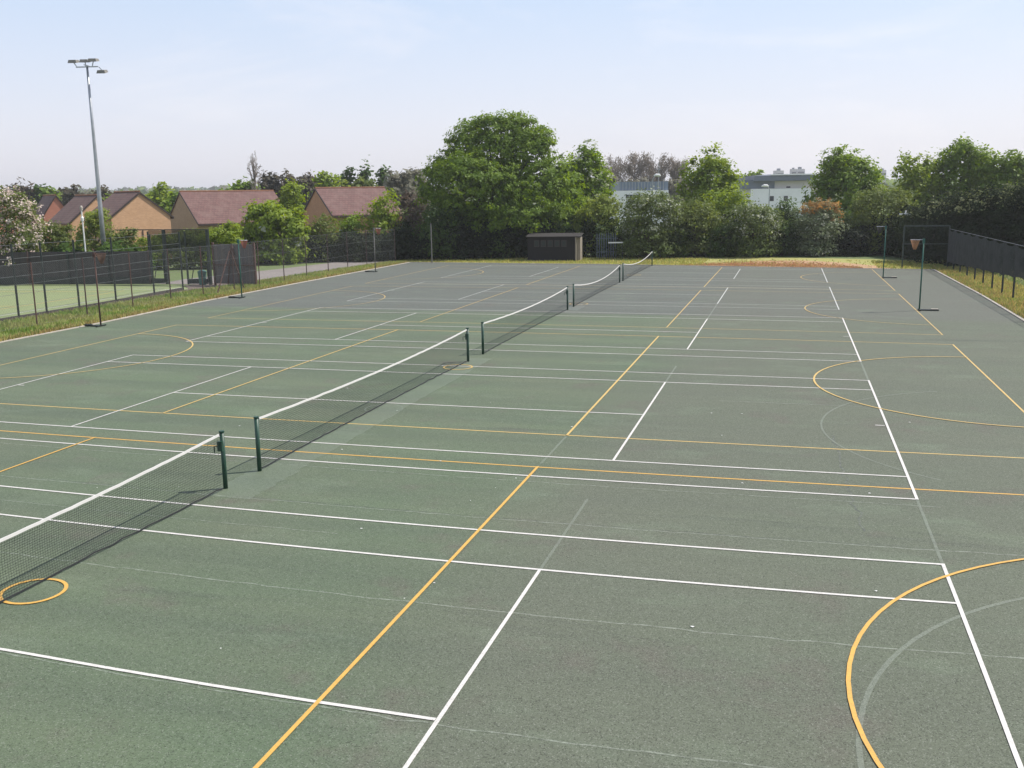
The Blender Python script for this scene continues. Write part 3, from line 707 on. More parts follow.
# ------------------------------------------------------------------ houses
def house(label, pA, dA, pB, dB, L, py_ridge, py_eave, brick, tile, side=1, windows=()):
    """gable wall between columns pA and pB (level distances dA, dB); the house runs back L metres from it"""
    A = np.array(spot(pA, dA)); B = np.array(spot(pB, dB)); mid = (A+B)/2
    ab = B-A; wd = np.linalg.norm(ab); ux = ab/wd; uy = np.array((-ux[1], ux[0]))   # uy: back, away from gable
    if np.dot(uy, FH[:2]) < 0: uy = -uy
    zr = hgt((pA+pB)/2, py_ridge, (dA+dB)/2); ze = hgt(pB, py_eave, dB)
    o = empty('house', (mid[0], mid[1], 0), math.atan2(ux[1], ux[0]), label, 'house', 'brick houses beyond the left fences')
    h = wd/2; b = MB()
    b.add([(-h,0,-.3),(h,0,-.3),(h,L,-.3),(-h,L,-.3),(-h,0,ze),(h,0,ze),(h,L,ze),(-h,L,ze),(0,0,zr-.12),(0,L,zr-.12)],
          [(0,1,5,8,4),(1,2,6,5),(2,3,7,9,6),(3,0,4,7),(0,3,2,1)]); b.build('wall', brick, o)
    sl = (zr-ze)/h; ov = .30; g = .06
    r = MB()
    for s in (-1, 1):
        e = (s*(h+ov), ze-sl*ov); t = .12
        vs = [(0,-g,zr),(e[0],-g,e[1]),(e[0],L+g,e[1]),(0,L+g,zr),(0,-g,zr-t),(e[0],-g,e[1]-t),(e[0],L+g,e[1]-t),(0,L+g,zr-t)]
        r.add(vs, [(0,1,2,3),(7,6,5,4),(0,4,5,1),(1,5,6,2),(2,6,7,3)])
    ro = r.build('roof', tile, o)
    b = MB(); b.tube([(0,-g,zr+.02),(0,L+g,zr+.02)], .08, 6); b.build('ridge_tiles', M['ridge'], ro)
    b = MB()
    for s in (-1, 1): b.bar((s*.02, -g-.03, zr-.1), (s*(h+ov), -g-.03, ze-sl*ov-.1), .03, .14)
    b.bar((h+ov, -g, ze-sl*ov-.14), (h+ov, L+g, ze-sl*ov-.14), .06, .14)
    b.build('fascia', M['fascia'], o)
    for (y0, y1, z0, z1) in windows:
        f = MB(); f.box(h+.003, h+.05, y0, y1, z0, z1); fo = f.build('window', M['white_plastic'], o)
        q = MB(); q.box(h+.052, h+.06, y0+.07, (y0+y1)/2-.03, z0+.07, z1-.07); q.box(h+.052, h+.06, (y0+y1)/2+.03, y1-.07, z0+.07, z1-.07); q.build('pane', M['glass'], fo)
    return o
hA = house('long plum-roofed brick house behind the pitch gate, its shaded gable to the left', 170, 104, 200, 97.5, 10.2, 191.5, 221.5, M['grey_brick'], M['plum_tile'], windows=((5.6, 7.2, .9, 2.6),))
hB = house('plum-roofed brick house half hidden by trees left of the big tree', 305, 100, 334, 93, 7.2, 188, 213.5, M['orange_brick'], M['plum_tile'], windows=((.6, 2.2, .9, 2.2),))
hC = house('brick house with a broad sunlit buff gable right of the floodlight mast', 115, 85.5, 173.5, 89.5, 4.8, 191.5, 214, M['buff_brick'], M['dark_tile'])
hD = house('brick house with a buff gable seen just behind the floodlight mast', 74, 94, 130, 98, 5, 195, 219, M['buff_brick'], M['dark_tile'])
hE = house('small house with a reddish pink gable right of the blossom tree', 47.5, 108, 74, 109.6, 6.5, 195, 213, M['pink_brick'], M['dark_tile'])
hF = house('pinkish house mostly hidden behind the white blossom tree', -8, 112, 20, 117, 8, 197, 212, M['pink_brick'], M['plum_tile'])
b = MB(); b.box(-2.2, 2.6, -.03, -.003, 1.55, 1.68); b.build('brick_band', M['orange_brick'], hC)
b = MB(); b.box(-.05, .05, -.06, -.031, 0.2, 2.6); b.build('downpipe', M['fascia'], hC)

# white buildings on the right
def flat_building(label, p0, p1, d, ytop, parts, depth=14, rot=CYAW):
    x, y = spot(p0, d); x1, y1 = spot(p1, d); Wd = math.hypot(x1-x, y1-y)
    o = empty('commercial_building', (x, y, 0), rot, label, 'building'); z = lambda py: hgt((p0+p1)/2, py, d)
    for nm, a, c, yt, yb, yo, mt in parts:
        b = MB(); k = Wd/(p1-p0); b.box((a-p0)*k, (c-p0)*k, yo, depth, (z(yb) if yb else 0), z(yt)); b.build(nm, M[mt], o)
    return o, Wd, z
o, Wd, z = flat_building('white flat-roofed building with a blue-grey upper band left of centre-right tree', 617, 690, 170, 181,
    [('wall', 617, 668, 190.2, None, 0, 'white_clad'), ('upper_band', 619, 668, 181.5, 190, .4, 'blue_clad')])
k = Wd/73
f = MB(); f.box(8*k, 23*k, -.06, -.003, z(198), z(194)); f = f.build('window', M['white_clad'], o); q = MB()
for i in range(4): q.box((8.5+3.6*i)*k, (11.6+3.6*i)*k, -.09, -.062, z(197.7), z(194.3))
q.build('pane', M['glass'], f)
for i in range(24): pass
b = MB()
for i in range(15): b.box((2.5+i*3.1)*k, (2.5+i*3.1)*k+.09, .3, .395, z(190), z(181.6))
b.build('cladding_rib', M['steel'], o)
o, Wd, z = flat_building('pale building with a dark overhanging roof seen between the trees on the right', 745, 812, 190, 175,
    [('wall', 750, 810, 188.5, None, 0, 'white_clad'), ('upper_wall', 774, 809, 181, 188.3, .6, 'cream_clad'), ('dark_wing', 741, 773.8, 179.5, 188.3, .3, 'slate_clad'), ('roof', 752, 812, 175.5, 180.8, -.9, 'slate_clad'), ('parapet', 768, 813, 174.2, 175.3, -1.2, 'white_clad')])
k = Wd/67
for a, c, t, bt in ((24, 28, 196, 201), (38, 42, 196, 201), (41, 45, 186.5, 188)):
    f = MB(); f.box(a*k, c*k, -.06 if t > 190 else .54, -.003 if t > 190 else .597, z(bt), z(t)); f = f.build('window', M['fascia'], o)
    q = MB(); q.box((a+.4)*k, (c-.4)*k, -.09 if t > 190 else .51, -.062 if t > 190 else .538, z(bt-.4), z(t+.4)); q.build('pane', M['glass'], f)
# street lamps seen above the hedge
def lamp(px, d, ytop, label, arm=-1.4):
    x, y = spot(px, d); h = hgt(px, ytop, d)
    o = empty('street_lamp', (x, y, 0), CYAW, label, 'street lamp', 'street lamps beyond the hedge')
    b = MB(); b.tube([(0, 0, 0), (0, 0, h-.3)], [.09, .06], 8); b.tube([(0, 0, h-.3), (arm*.4, 0, h), (arm, 0, h+.05)], .05, 6); b.build('pole', M['steel'], o)
    b = MB(); b.tube([(arm-.5, 0, h+.08), (arm-.2, 0, h+.16), (arm+.2, 0, h+.14), (arm+.35, 0, h+.06)], [.05, .17, .17, .07], 8); b.build('lamp_head', M['white_plastic'], o)
lamp(652, 120, 176.5, 'street lamp in front of the white flat-roofed building', .6)
lamp(768, 120, 187, 'street lamp in front of the pale building with the dark roof', -.5)
b = MB()
o = empty('antenna_mast', (*spot(658, 165), 0), 0, 'thin antenna mast rising above the white building roof', 'mast'); h = hgt(658, 163, 165)
b = MB(); b.tube([(0, 0, 0), (0, 0, h)], [.12, .05], 6); b.build('mast', M['steel'], o); b = MB(); b.bar((-.4, 0, h-1), (.4, 0, h-1), .06); b.build('aerial', M['steel'], o)
# pale lamp head in front of the dark hedge on the right
x, y = spot(903, 77); h = hgt(903, 215, 77); o = empty('area_lamp', (x, y, 0), CYAW, 'pole with a small pale lamp against the dark trees at right', 'lamp')
b = MB(); b.tube([(0, 0, 0), (0, 0, h)], .05, 8); b.build('pole', M['black_metal'], o); b = MB(); b.box(-.45, .4, -.1, .12, h, h+.13); b.tube([(0, 0, h+.13), (0, 0, h+.35)], .06, 6); b.build('lamp_head', M['white_plastic'], o)

# ------------------------------------------------------------------ vegetation
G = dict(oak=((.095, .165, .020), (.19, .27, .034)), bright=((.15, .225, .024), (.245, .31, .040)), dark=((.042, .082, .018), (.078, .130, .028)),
         olive=((.105, .145, .034), (.165, .20, .055)), grey=((.14, .14, .10), (.20, .19, .14)), haw=((.085, .125, .034), (.145, .185, .060)),
         brown=((.10, .080, .055), (.13, .10, .07)), purple=((.080, .072, .050), (.12, .105, .070)), lime=((.17, .225, .040), (.235, .28, .065)),
         silver=((.13, .170, .085), (.21, .245, .15)), orange=((.30, .18, .06), (.38, .25, .09)), blossom=((.62, .50, .46), (.74, .66, .60)),
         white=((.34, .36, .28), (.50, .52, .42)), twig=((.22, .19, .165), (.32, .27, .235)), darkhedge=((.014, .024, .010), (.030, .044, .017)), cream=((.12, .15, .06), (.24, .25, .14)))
def unit(n, r):
    v = r.normal(size=(n, 3)); return v/np.linalg.norm(v, axis=1)[:, None]
def leafquads(C, nrm, size, r, aspect=1.5):
    n = len(C); a = unit(n, r); t = np.cross(nrm, a); t /= np.linalg.norm(t, axis=1)[:, None]+1e-9; b = np.cross(nrm, t)
    s = size*r.uniform(.6, 1.35, n)[:, None]
    fold = nrm*s*r.uniform(-.25, .25, n)[:, None]
    return np.stack([C-t*s*aspect/2, C-b*s/2+fold, C+t*s*aspect/2, C+b*s/2+fold], 1)
def crown(name, parent, lobes, cols, size, dens=1., seed=0, mat='leaf', clump=.45, per=26, fl=None, flf=0., flz=0., up=.35, fill=.35, ragged=.25, maxn=60000):
    """leaf clumps spread over and through ellipsoid lobes (cx,cy,cz,rx,ry,rz)"""
    r = np.random.default_rng(seed); Cs = []; Ns = []; Ts = []; Fs = []
    L = np.array([l[:6] for l in lobes])
    areas = [(l[3]*l[4]+l[3]*l[5]+l[4]*l[5])*4.19 for l in L]
    for l, A in zip(L, areas):
        nc = max(5, int(A/(clump*clump*2.2)*dens))
        d = unit(nc, r); d[:, 2] = np.where(d[:, 2] < -.55, -d[:, 2]*.6, d[:, 2])
        k = r.uniform(.68, 1.0+ragged, nc)[:, None]; k = np.where(r.random(nc)[:, None] < .25, k*.75, k)
        cc = l[:3]+d*l[3:6]*k
        inside = np.zeros(nc, bool)
        for m in L:
            if m is l or np.allclose(m, l): continue
            inside |= (((cc-m[:3])/(m[3:6]*.72))**2).sum(1) < 1
        cc = cc[~inside]; d = d[~inside]; nc = len(cc)
        if nc == 0: continue
        cs = clump*r.uniform(.5, 1.4, nc); tn = r.uniform(0, 1, nc)**1.2
        pts = np.repeat(cc, per, 0)+r.normal(size=(nc*per, 3))*np.repeat(cs, per)[:, None]*.5*np.array((1, 1, .72))
        nn = np.repeat(d, per, 0)*.75+unit(nc*per, r)*.6; nn[:, 2] += up; nn /= np.linalg.norm(nn, axis=1)[:, None]
        Cs.append(pts); Ns.append(nn); Ts.append(np.clip(np.repeat(tn, per)*.65+r.uniform(0, .35, nc*per), 0, 1)); Fs.append(np.repeat(r.random(nc) < flf, per) & (r.random(nc*per) < .6) if fl else np.zeros(nc*per, bool))
        nf = int(A*fill*6)
        if nf:
            d = unit(nf, r); k = r.uniform(.1, .8, nf)[:, None]
            Cs.append(l[:3]+d*l[3:6]*k); Ns.append(unit(nf, r)); Ts.append(r.uniform(0, 1, nf)); Fs.append(np.zeros(nf, bool))
    C = np.concatenate(Cs); Nn = np.concatenate(Ns); T = np.concatenate(Ts)[:, None]; F = np.concatenate(Fs)
    C[:, 2] = np.maximum(C[:, 2], .05)
    F &= C[:, 2] > flz*L[:, 2].max()
    if len(C) > maxn:
        s = r.permutation(len(C))[:maxn]; C, Nn, T, F = C[s], Nn[s], T[s], F[s]; size *= 1.1
    c0, c1 = np.array(cols[0]), np.array(cols[1]); colr = c0*(1-T)+c1*T
    if fl: f0, f1_ = np.array(fl[0]), np.array(fl[1]); colr = np.where(F[:, None], f0*(1-T)+f1_*T, colr)
    return quads(name, leafquads(C, Nn, size, r), M[mat], parent, colr.astype(np.float32))
def limbs(parent, base_r, h, lobes, mat='bark', seed=0, n=9):
    r = np.random.default_rng(seed); b = MB()
    pts = [(r.normal()*.06*h*t*.4, r.normal()*.06*h*t*.4, h*t) for t in (0, .15, .4, .7, 1)]; pts[0] = (0, 0, -.2)
    b.tube(pts, [base_r*1.35, base_r, base_r*.8, base_r*.55, base_r*.25], 9)
    for l in lobes[:n]:
        s = pts[r.integers(2, 4)]; e = np.array(l[:3])+r.normal(size=3)*.2; s = np.array(s); m = (s+e)/2+np.array((0, 0, .1*h*r.uniform(-.3, .6)))
        b.tube([s, m, e], [base_r*.45, base_r*.28, base_r*.08], 6)
    return b.build('trunk', M[mat], parent, True)
def tree(name, label, cat, px, d, ytop, hw, cols, size=.16, zb=.15, nl=9, seed=1, mat='leaf', clump=.5, per=26, dens=1., fl=None, flf=0., flz=0., group=None, shape='round', trunk_mat='bark', fill=.35, ragged=.25, pyr=0., maxn=40000, ry=None):
    """crown spans columns px-hw..px+hw, top at image row ytop, at level distance d; zb: crown base as part of height"""
    x, y = spot(px, d); H = hgt(px, ytop, d); Rr = hw*d/CF; r = np.random.default_rng(seed*13+5)
    o = empty(name, (x, y, 0), CYAW, label, cat, group)
    H -= 2.5*d/CF; base = H*zb; ch = H-base; cz = base+ch*.5; ry = ry or Rr*.85
    lobes = [(0, 0, cz, Rr*.68, ry*.68, ch*.42)]
    for i in range(nl):
        a = 2.4*i+r.uniform(-.4, .4); t = (i+.5)/nl; z = base+ch*(.18+.64*t)
        if shape == 'round': prof = math.sqrt(max(.05, 1-((t-.42)/.72)**2))
        elif shape == 'cone': prof = 1.05-t*.85
        elif shape == 'hedge': prof = 1.
        else: prof = .75+.25*math.sin(t*3.1)
        q = Rr*prof*.62; s = r.uniform(.75, 1.1)
        lobes.append((q*math.cos(a), q*math.sin(a)*ry/Rr, z, Rr*.42*s, ry*.42*s, ch*.24*s))
    if shape == 'full':
        for i in range(6):
            a = i*1.047+.3; lobes.append((Rr*.55*math.cos(a), ry*.55*math.sin(a), H*.13, Rr*.40, ry*.40, H*.15))
    lobes.append((r.normal()*.1*Rr, 0, H-ch*.20, Rr*.40, ry*.40, ch*.17))
    crown('crown', o, lobes, cols, size, dens, seed, mat, clump, per, fl, flf, flz, fill=fill, ragged=ragged, maxn=maxn)
    limbs(o, max(.07, H*.022), base+ch*.6, lobes, trunk_mat, seed)
    return o
def bare_tree(name, label, px, d, ytop, hw, cols, seed=1, group=None, n=5200, zb=.12, shape=1.):
    """leafless or just budding crown: fine twigs"""
    x, y = spot(px, d); H = hgt(px, ytop, d); Rr = hw*d/CF; r = np.random.default_rng(seed)
    o = empty(name, (x, y, 0), CYAW, label, 'tree', group)
    b = MB(); b.tube([(0, 0, -.2), (0, 0, H*.3), (.1, 0, H*.6), (0, 0, H*.95)], [H*.018, H*.014, H*.008, .02], 7)
    ends = []
    for i in range(26):
        t = r.uniform(.2, .8); a = r.uniform(0, 6.28); rad = Rr*r.uniform(.5, 1)*math.sin(min(1, (1-t)*1.5+.25)*1.57)*shape
        s = np.array((0, 0, H*t)); e = np.array((rad*math.cos(a), rad*math.sin(a), min(H*.98, H*(t+r.uniform(.12, .34)))))
        b.tube([s, s*.5+e*.5+np.array((0, 0, -.03*H)), e], [H*.006, H*.004, .012], 5); ends.append((s, e))
    b.build('trunk', M['grey_bark'], o, True)
    C = []; D = []
    for i in range(n):
        s, e = ends[r.integers(len(ends))]; t = r.uniform(.25, 1.05); p = s+(e-s)*t+r.normal(size=3)*Rr*.13; C.append(p); q = (e-s)/np.linalg.norm(e-s)+r.normal(size=3)*.6+np.array((0, 0, .4)); D.append(q/np.linalg.norm(q))
    C = np.array(C); D = np.array(D); s = unit(n, r); s = np.cross(D, s); s /= np.linalg.norm(s, axis=1)[:, None]
    ln = r.uniform(.25, .8, n)[:, None]*H*.055; wd = d*.00035
    V = np.stack([C-s*wd, C+s*wd, C+D*ln+s*wd*.4, C+D*ln-s*wd*.4], 1); T = r.random(n)[:, None]
    quads('crown', V, M['twig'], o, (np.array(cols[0])*(1-T)+np.array(cols[1])*T).astype(np.float32))
    return o

# the big tree over the shed
x, y = spot(503, 86); bt = empty('big_tree', (x, y, 0), CYAW, 'huge round green tree in the middle, standing over the dark shed', 'tree')
BL = []
k = 86/CF
for cx, cy, rx_, rz_, yo in ((503, 150, 36, 34, 0), (475, 150, 30, 32, 1), (531, 160, 30, 32, -1), (452, 182, 31, 26, 0), (445, 170, 18, 18, .5), (486, 190, 42, 34, -2.4), (540, 192, 34, 30, -2), (562, 190, 24, 30, .5),
                         (515, 128, 24, 14, 0), (490, 126, 20, 12, 1), (460, 214, 30, 26, -1.5), (515, 218, 40, 20, -2.6), (556, 222, 28, 22, -1.5), (570, 212, 18, 28, 0), (440, 196, 20, 14, -.5), (500, 180, 36, 30, 2.5), (540, 140, 14, 14, 0), (468, 172, 26, 20, -2)):
    BL.append(((cx-503)*k, yo*1.25, hgt(cx, cy, 86), rx_*k*.92, rx_*k*.8, rz_*k*.92))
crown('crown', bt, BL, G['oak'], .155, 1.1, 11, 'leaf', .44, 34, maxn=170000, ragged=.18, fill=.8)
limbs(bt, .45, 7, BL, seed=3, n=14)

TB = 'trees and bushes behind the courts'
def T(*a, **k_): return tree('tree', a[0], 'tree', *a[1:], **k_)
def Bu(*a, **k_): k_.setdefault('fill', .6); k_.setdefault('zb', .02); k_.setdefault('shape', 'full'); return tree('bush', a[0], 'bush', *a[1:], **k_)
T('chestnut tree with pale flower candles on the right shoulder of the big tree', 584, 90, 143, 27, G['oak'], .20, zb=.1, seed=21, clump=.5, fl=G['white'], flf=.10, nl=12, group=TB, maxn=45000)
Bu('light yellow-green bush right of the big tree and above the palisade fence', 598, 83, 192, 24, G['lime'], .14, seed=22, group=TB, clump=.4)
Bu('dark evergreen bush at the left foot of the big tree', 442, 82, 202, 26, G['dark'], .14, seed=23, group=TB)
Bu('broad dark bush in the deep shade behind the big tree trunk', 478, 89, 200, 44, G['dark'], .16, seed=91, group=TB, fill=.8)  # added filler: stops light showing through holes low in the crown
Bu('dark bush in the shade behind the right half of the big tree', 545, 89, 200, 38, G['dark'], .16, seed=92, group=TB, fill=.8)  # second added filler, darkens the see-through right half of the crown
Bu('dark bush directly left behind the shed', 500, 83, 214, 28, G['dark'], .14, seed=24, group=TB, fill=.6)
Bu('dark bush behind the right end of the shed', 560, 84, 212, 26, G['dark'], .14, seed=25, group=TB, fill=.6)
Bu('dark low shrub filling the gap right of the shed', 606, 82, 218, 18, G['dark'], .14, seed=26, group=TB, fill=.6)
Bu('hawthorn bush dusted with white blossom right of the farthest net', 648, 80, 188, 33, G['haw'], .13, seed=27, group=TB, fl=G['white'], flf=.22, flz=.45, nl=14, dens=1.2)
T('round yellow-green tree standing between the two pale buildings', 708, 92, 150, 31, G['bright'], .19, zb=.1, seed=28, group=TB, nl=12, pyr=1)
Bu('tall olive bush in front of the round yellow-green tree', 694, 81, 196, 27, G['olive'], .14, seed=29, group=TB, nl=12)
Bu('yellow-green bush below the right side of the round tree', 728, 84, 188, 27, G['bright'], .15, seed=30, group=TB, nl=11)
Bu('hawthorn bush with white blossom left of the orange-tipped bush', 752, 80, 200, 30, G['haw'], .13, seed=31, group=TB, fl=G['white'], flf=.22, flz=.45, nl=13, dens=1.2)
Bu('small dark bush under the pale building with the dark roof', 783, 84, 196, 14, G['dark'], .14, seed=32, group=TB)
ob = Bu('silvery bush with orange blossom on its top', 815, 80, 199, 25, G['silver'], .13, seed=33, group=TB, nl=12, dens=1.2, fl=G['white'], flf=.12)
# its orange top
x_, z_ = 0, hgt(815, 206, 80)
crown('orange_blossom', ob, [(.3, -.3, z_, 1.5, 1.2, .45), (-.9, -.4, z_-.4, .7, .7, .35), (1.5, -.3, z_-.9, .5, .6, .8)], G['orange'], .10, .45, 5, 'leaf', .20, 14, fill=0)
T('dark green broad tree right of the pale building', 843, 90, 148, 37, G['oak'], .19, zb=.08, seed=34, group=TB, nl=13)
Bu('dark bush in the gap right of the orange-tipped bush', 846, 84, 206, 22, G['dark'], .14, seed=35, group=TB, fill=.6)
Bu('drooping grey-green willow bush behind the farther right netball post', 880, 81, 184, 36, G['olive'], .13, seed=36, group=TB, nl=14, dens=1.1)
T('light green tree with a reddish tip left of the right-hand tree group', 914, 92, 152, 26, G['bright'], .18, zb=.1, seed=37, group=TB, nl=10)
T('tall dense green tree rising highest in the right-hand tree group', 957, 92, 136, 34, G['oak'], .19, zb=.1, seed=38, group=TB, nl=13)
T('green tree at the right edge behind the dark hedge', 1000, 88, 150, 30, G['oak'], .19, zb=.1, seed=39, group=TB, nl=11)
T('green tree cut by the right edge of the photo', 1042, 86, 152, 34, G['olive'], .19, zb=.1, seed=40, group=TB, nl=11)
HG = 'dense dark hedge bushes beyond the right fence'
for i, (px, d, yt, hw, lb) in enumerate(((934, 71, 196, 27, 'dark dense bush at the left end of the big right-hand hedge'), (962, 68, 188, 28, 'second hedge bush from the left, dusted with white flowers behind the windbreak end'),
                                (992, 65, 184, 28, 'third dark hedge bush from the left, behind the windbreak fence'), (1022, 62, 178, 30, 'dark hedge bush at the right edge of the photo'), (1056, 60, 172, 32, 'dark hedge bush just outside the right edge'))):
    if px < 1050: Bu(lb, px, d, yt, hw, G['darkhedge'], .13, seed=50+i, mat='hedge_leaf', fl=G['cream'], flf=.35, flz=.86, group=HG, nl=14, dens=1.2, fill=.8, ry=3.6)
# low undergrowth wall between bushes
Bu('low dark shrub between the hawthorns behind the courts', 672, 81, 222, 24, G['dark'], .14, seed=61, group=TB, fill=.6)
Bu('low dark shrub behind the leaf litter', 722, 80.5, 222, 24, G['dark'], .14, seed=62, group=TB, fill=.6)
Bu('low dark shrub left of the orange-tipped bush foot', 782, 81, 220, 22, G['dark'], .14, seed=63, group=TB, fill=.6)
Bu('low dark shrub behind the far right netball post', 905, 79, 218, 26, G['darkhedge'], .14, seed=64, group=TB, fill=.8)
Bu('low dark shrub right of the orange-tipped bush', 850, 80, 226, 22, G['darkhedge'], .14, seed=65, group=TB, fill=.8)
Bu('low dark shrub left of the shed', 470, 82.5, 222, 30, G['darkhedge'], .14, seed=66, group=TB, fill=.8)
Bu('low dark shrub left of the slim pole', 412, 84, 226, 26, G['darkhedge'], .14, seed=67, group=TB, fill=.8)
# undergrowth: dark leaf bands added to fill the hedge line and blacken its base
def thicket(name, label, px0, px1, d0, d1, h, n, cols, seed):
    r = np.random.default_rng(seed); px = r.uniform(px0, px1, n); d = r.uniform(d0, d1, n)
    a0 = np.array(spot(px0, d0)); a1 = np.array(spot(px1, d0)); t = (px-px0)/(px1-px0)
    P = a0[None]*(1-t[:, None])+a1[None]*t[:, None]+FH[:2][None]*(d-d0)[:, None]
    top = h*(.72+.16*np.sin(px*.13)+.12*np.sin(px*.31+1)); z = top*np.sqrt(r.random(n))*r.uniform(.6, 1, n)+.03
    C = np.stack([P[:, 0], P[:, 1], z], 1); T = r.random(n)[:, None]
    c = np.array(cols[0])*(1-T)+np.array(cols[1])*T
    return tag(quads(name, leafquads(C, unit(n, r), .26, r), M['hedge_leaf'], None, c.astype(np.float32)), label, 'undergrowth', None, 'stuff')
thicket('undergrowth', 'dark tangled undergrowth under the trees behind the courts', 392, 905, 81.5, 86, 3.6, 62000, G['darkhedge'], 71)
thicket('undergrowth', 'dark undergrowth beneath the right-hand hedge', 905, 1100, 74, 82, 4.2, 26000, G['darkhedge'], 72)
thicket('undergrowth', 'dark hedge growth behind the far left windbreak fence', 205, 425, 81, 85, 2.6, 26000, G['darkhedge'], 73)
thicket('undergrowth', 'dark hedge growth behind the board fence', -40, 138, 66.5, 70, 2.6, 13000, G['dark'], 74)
# left side vegetation
TL = 'trees and bushes round the houses'
def TT(*a, **k_): k_['group'] = TL; return tree('tree', a[0], 'tree', *a[1:], **k_)
def BB(*a, **k_): k_['group'] = TL; k_.setdefault('zb', .02); k_.setdefault('shape', 'full'); return tree('bush', a[0], 'bush', *a[1:], **k_)
bl = tree('blossom_tree', 'cherry tree covered in pinkish white blossom at the left edge', 'tree', 17, 64, 191, 29, G['olive'], .11, zb=.12, seed=70, fl=G['blossom'], flf=.62, clump=.26, per=16, dens=1.1, nl=14, ragged=.5, fill=.12)
BB('yellow-green bush between the blossom tree and the white pole', 60, 68, 219, 20, G['olive'], .11, seed=71, clump=.3)
BB('bright bush in front of the houses at the foot of the floodlight mast', 98, 72, 206, 19, G['lime'], .12, seed=72, clump=.35)
BB('low green bush right of the floodlight mast', 126, 72, 226, 16, G['olive'], .11, seed=73, clump=.3)
BB('low green bush below the broad buff gable', 156, 76, 233, 20, G['bright'], .11, seed=74, clump=.3)
BB('green bush behind the pitch gate', 190, 76, 227, 22, G['olive'], .12, seed=75, clump=.35)
BB('rounded green bush in front of the long plum-roofed house', 222, 76, 222, 24, G['bright'], .12, seed=76, clump=.35)
TT('large-leaved green tree in front of the right end of the long plum-roofed house', 275, 80, 200, 31, G['bright'], .20, seed=77, shape='full', fill=.6, clump=.45, zb=.02, nl=13, fl=G['white'], flf=.05)
TT('bright green tree rising between the two plum-roofed houses', 293, 104, 178, 16, G['bright'], .18, seed=78, zb=.1)
BB('green bush left of the window of the plum-roofed house', 322, 82, 212, 18, G['olive'], .13, seed=79)
BB('dark green bush under the right plum roof', 352, 84, 211, 17, G['oak'], .13, seed=80)
TT('bright small tree in front of the right plum roof', 385, 84, 192, 17, G['bright'], .16, seed=81, zb=.02, shape='full')
BB('brownish bush between the bright small tree and the big tree', 412, 84, 204, 20, G['brown'], .13, seed=82, fl=G['olive'], flf=.5)
BB('dark shrub row behind the windbreak, below the large-leaved tree', 262, 82, 236, 24, G['darkhedge'], .13, seed=83, fill=.8)
BB('dark shrub behind the windbreak, below the dark green bush', 310, 82, 234, 26, G['darkhedge'], .13, seed=84, fill=.8)
BB('dark shrub behind the windbreak at its right end', 362, 82, 232, 28, G['darkhedge'], .13, seed=85, fill=.8)
BB('dark shrub behind the gateway mesh', 228, 83, 238, 18, G['darkhedge'], .13, seed=86, fill=.8)
BB('dark shrub left of the white pole behind the board fence', 28, 66, 238, 26, G['dark'], .12, seed=87, fill=.6)
# distant trees, left
DG = 'distant trees on the skyline'
def DT(lb, px, d, yt, hw, c, seed, **k_):
    k_.setdefault('size', d*.0030); k_.setdefault('clump', d*.0055); k_.setdefault('per', 14); k_.setdefault('maxn', 9000); size = k_.pop('size'); k_.setdefault('shape', 'round')
    return tree('tree', lb, 'tree', px, d, yt, hw, c, size, zb=.05, seed=seed, group=DG, **k_)
for i, (px, d, yt, hw, c, lb) in enumerate((
    (4, 170, 188, 12, 'grey', 'low hazy tree cut by the left edge on the skyline'), (20, 165, 182, 11, 'purple', 'purplish skyline tree above the blossom tree'), (34, 165, 184, 8, 'brown', 'brownish skyline tree left of the slender dark one'),
    (44, 165, 182, 3.5, 'dark', 'slender dark columnar tree on the left skyline'), (53, 165, 184, 8, 'oak', 'green skyline tree behind the pink gable'), (76, 160, 182, 11, 'purple', 'purplish brown round skyline tree left of the mast'),
    (65, 170, 190, 10, 'olive', 'low olive skyline tree left of the mast'), (91, 175, 190, 9, 'grey', 'greyish skyline tree just left of the mast'), (104, 160, 183, 6, 'purple', 'purplish skyline tree just right of the mast'), (112, 150, 194, 8, 'bright', 'small bright tree behind the buff gables'),
    (160, 135, 183, 15, 'bright', 'bright green tree behind the broad buff gable'), (178, 125, 188, 8, 'oak', 'darker green tree left of the long plum roof'), (246, 135, 178, 17, 'oak', 'green tree above the ridge of the long plum roof'),
    (230, 240, 185, 12, 'oak', 'far green tree above the plum roof'), (273, 150, 167, 12, 'purple', 'dark purplish tree right of the bare poplar'), (290, 150, 170, 10, 'purple', 'low dark purplish tree between two taller ones'),
    (308, 150, 167, 14, 'purple', 'dark purple beech-like tree above the bright tree'), (328, 140, 168, 14, 'bright', 'light green tree above the right plum roof, left part'), (348, 150, 168, 11, 'dark', 'dark conifer-like tree on the skyline above the right plum roof'),
    (365, 150, 163, 9, 'dark', 'dark skyline tree, left of a pair of grey-green ones'), (366, 125, 174, 16, 'olive', 'olive tree directly above the right plum roof'), (384, 150, 165, 8, 'dark', 'dark pointed tree near the big tree'),
    (400, 135, 168, 20, 'grey', 'grey-green budding tree left of the big tree'), (418, 150, 163, 12, 'grey', 'grey-green skyline tree touching the big tree'), (340, 120, 182, 12, 'lime', 'yellow-green tree just above the right plum ridge'), (412, 110, 186, 14, 'brown', 'brownish thicket tree beside the big tree'))):
    DT(lb, px, d, yt, hw, G[c], 100+i)
bare_tree('poplar', 'slender bare tree standing above the skyline over the plum roof', 258, 120, 152, 8, G['twig'], 5, DG, 420)
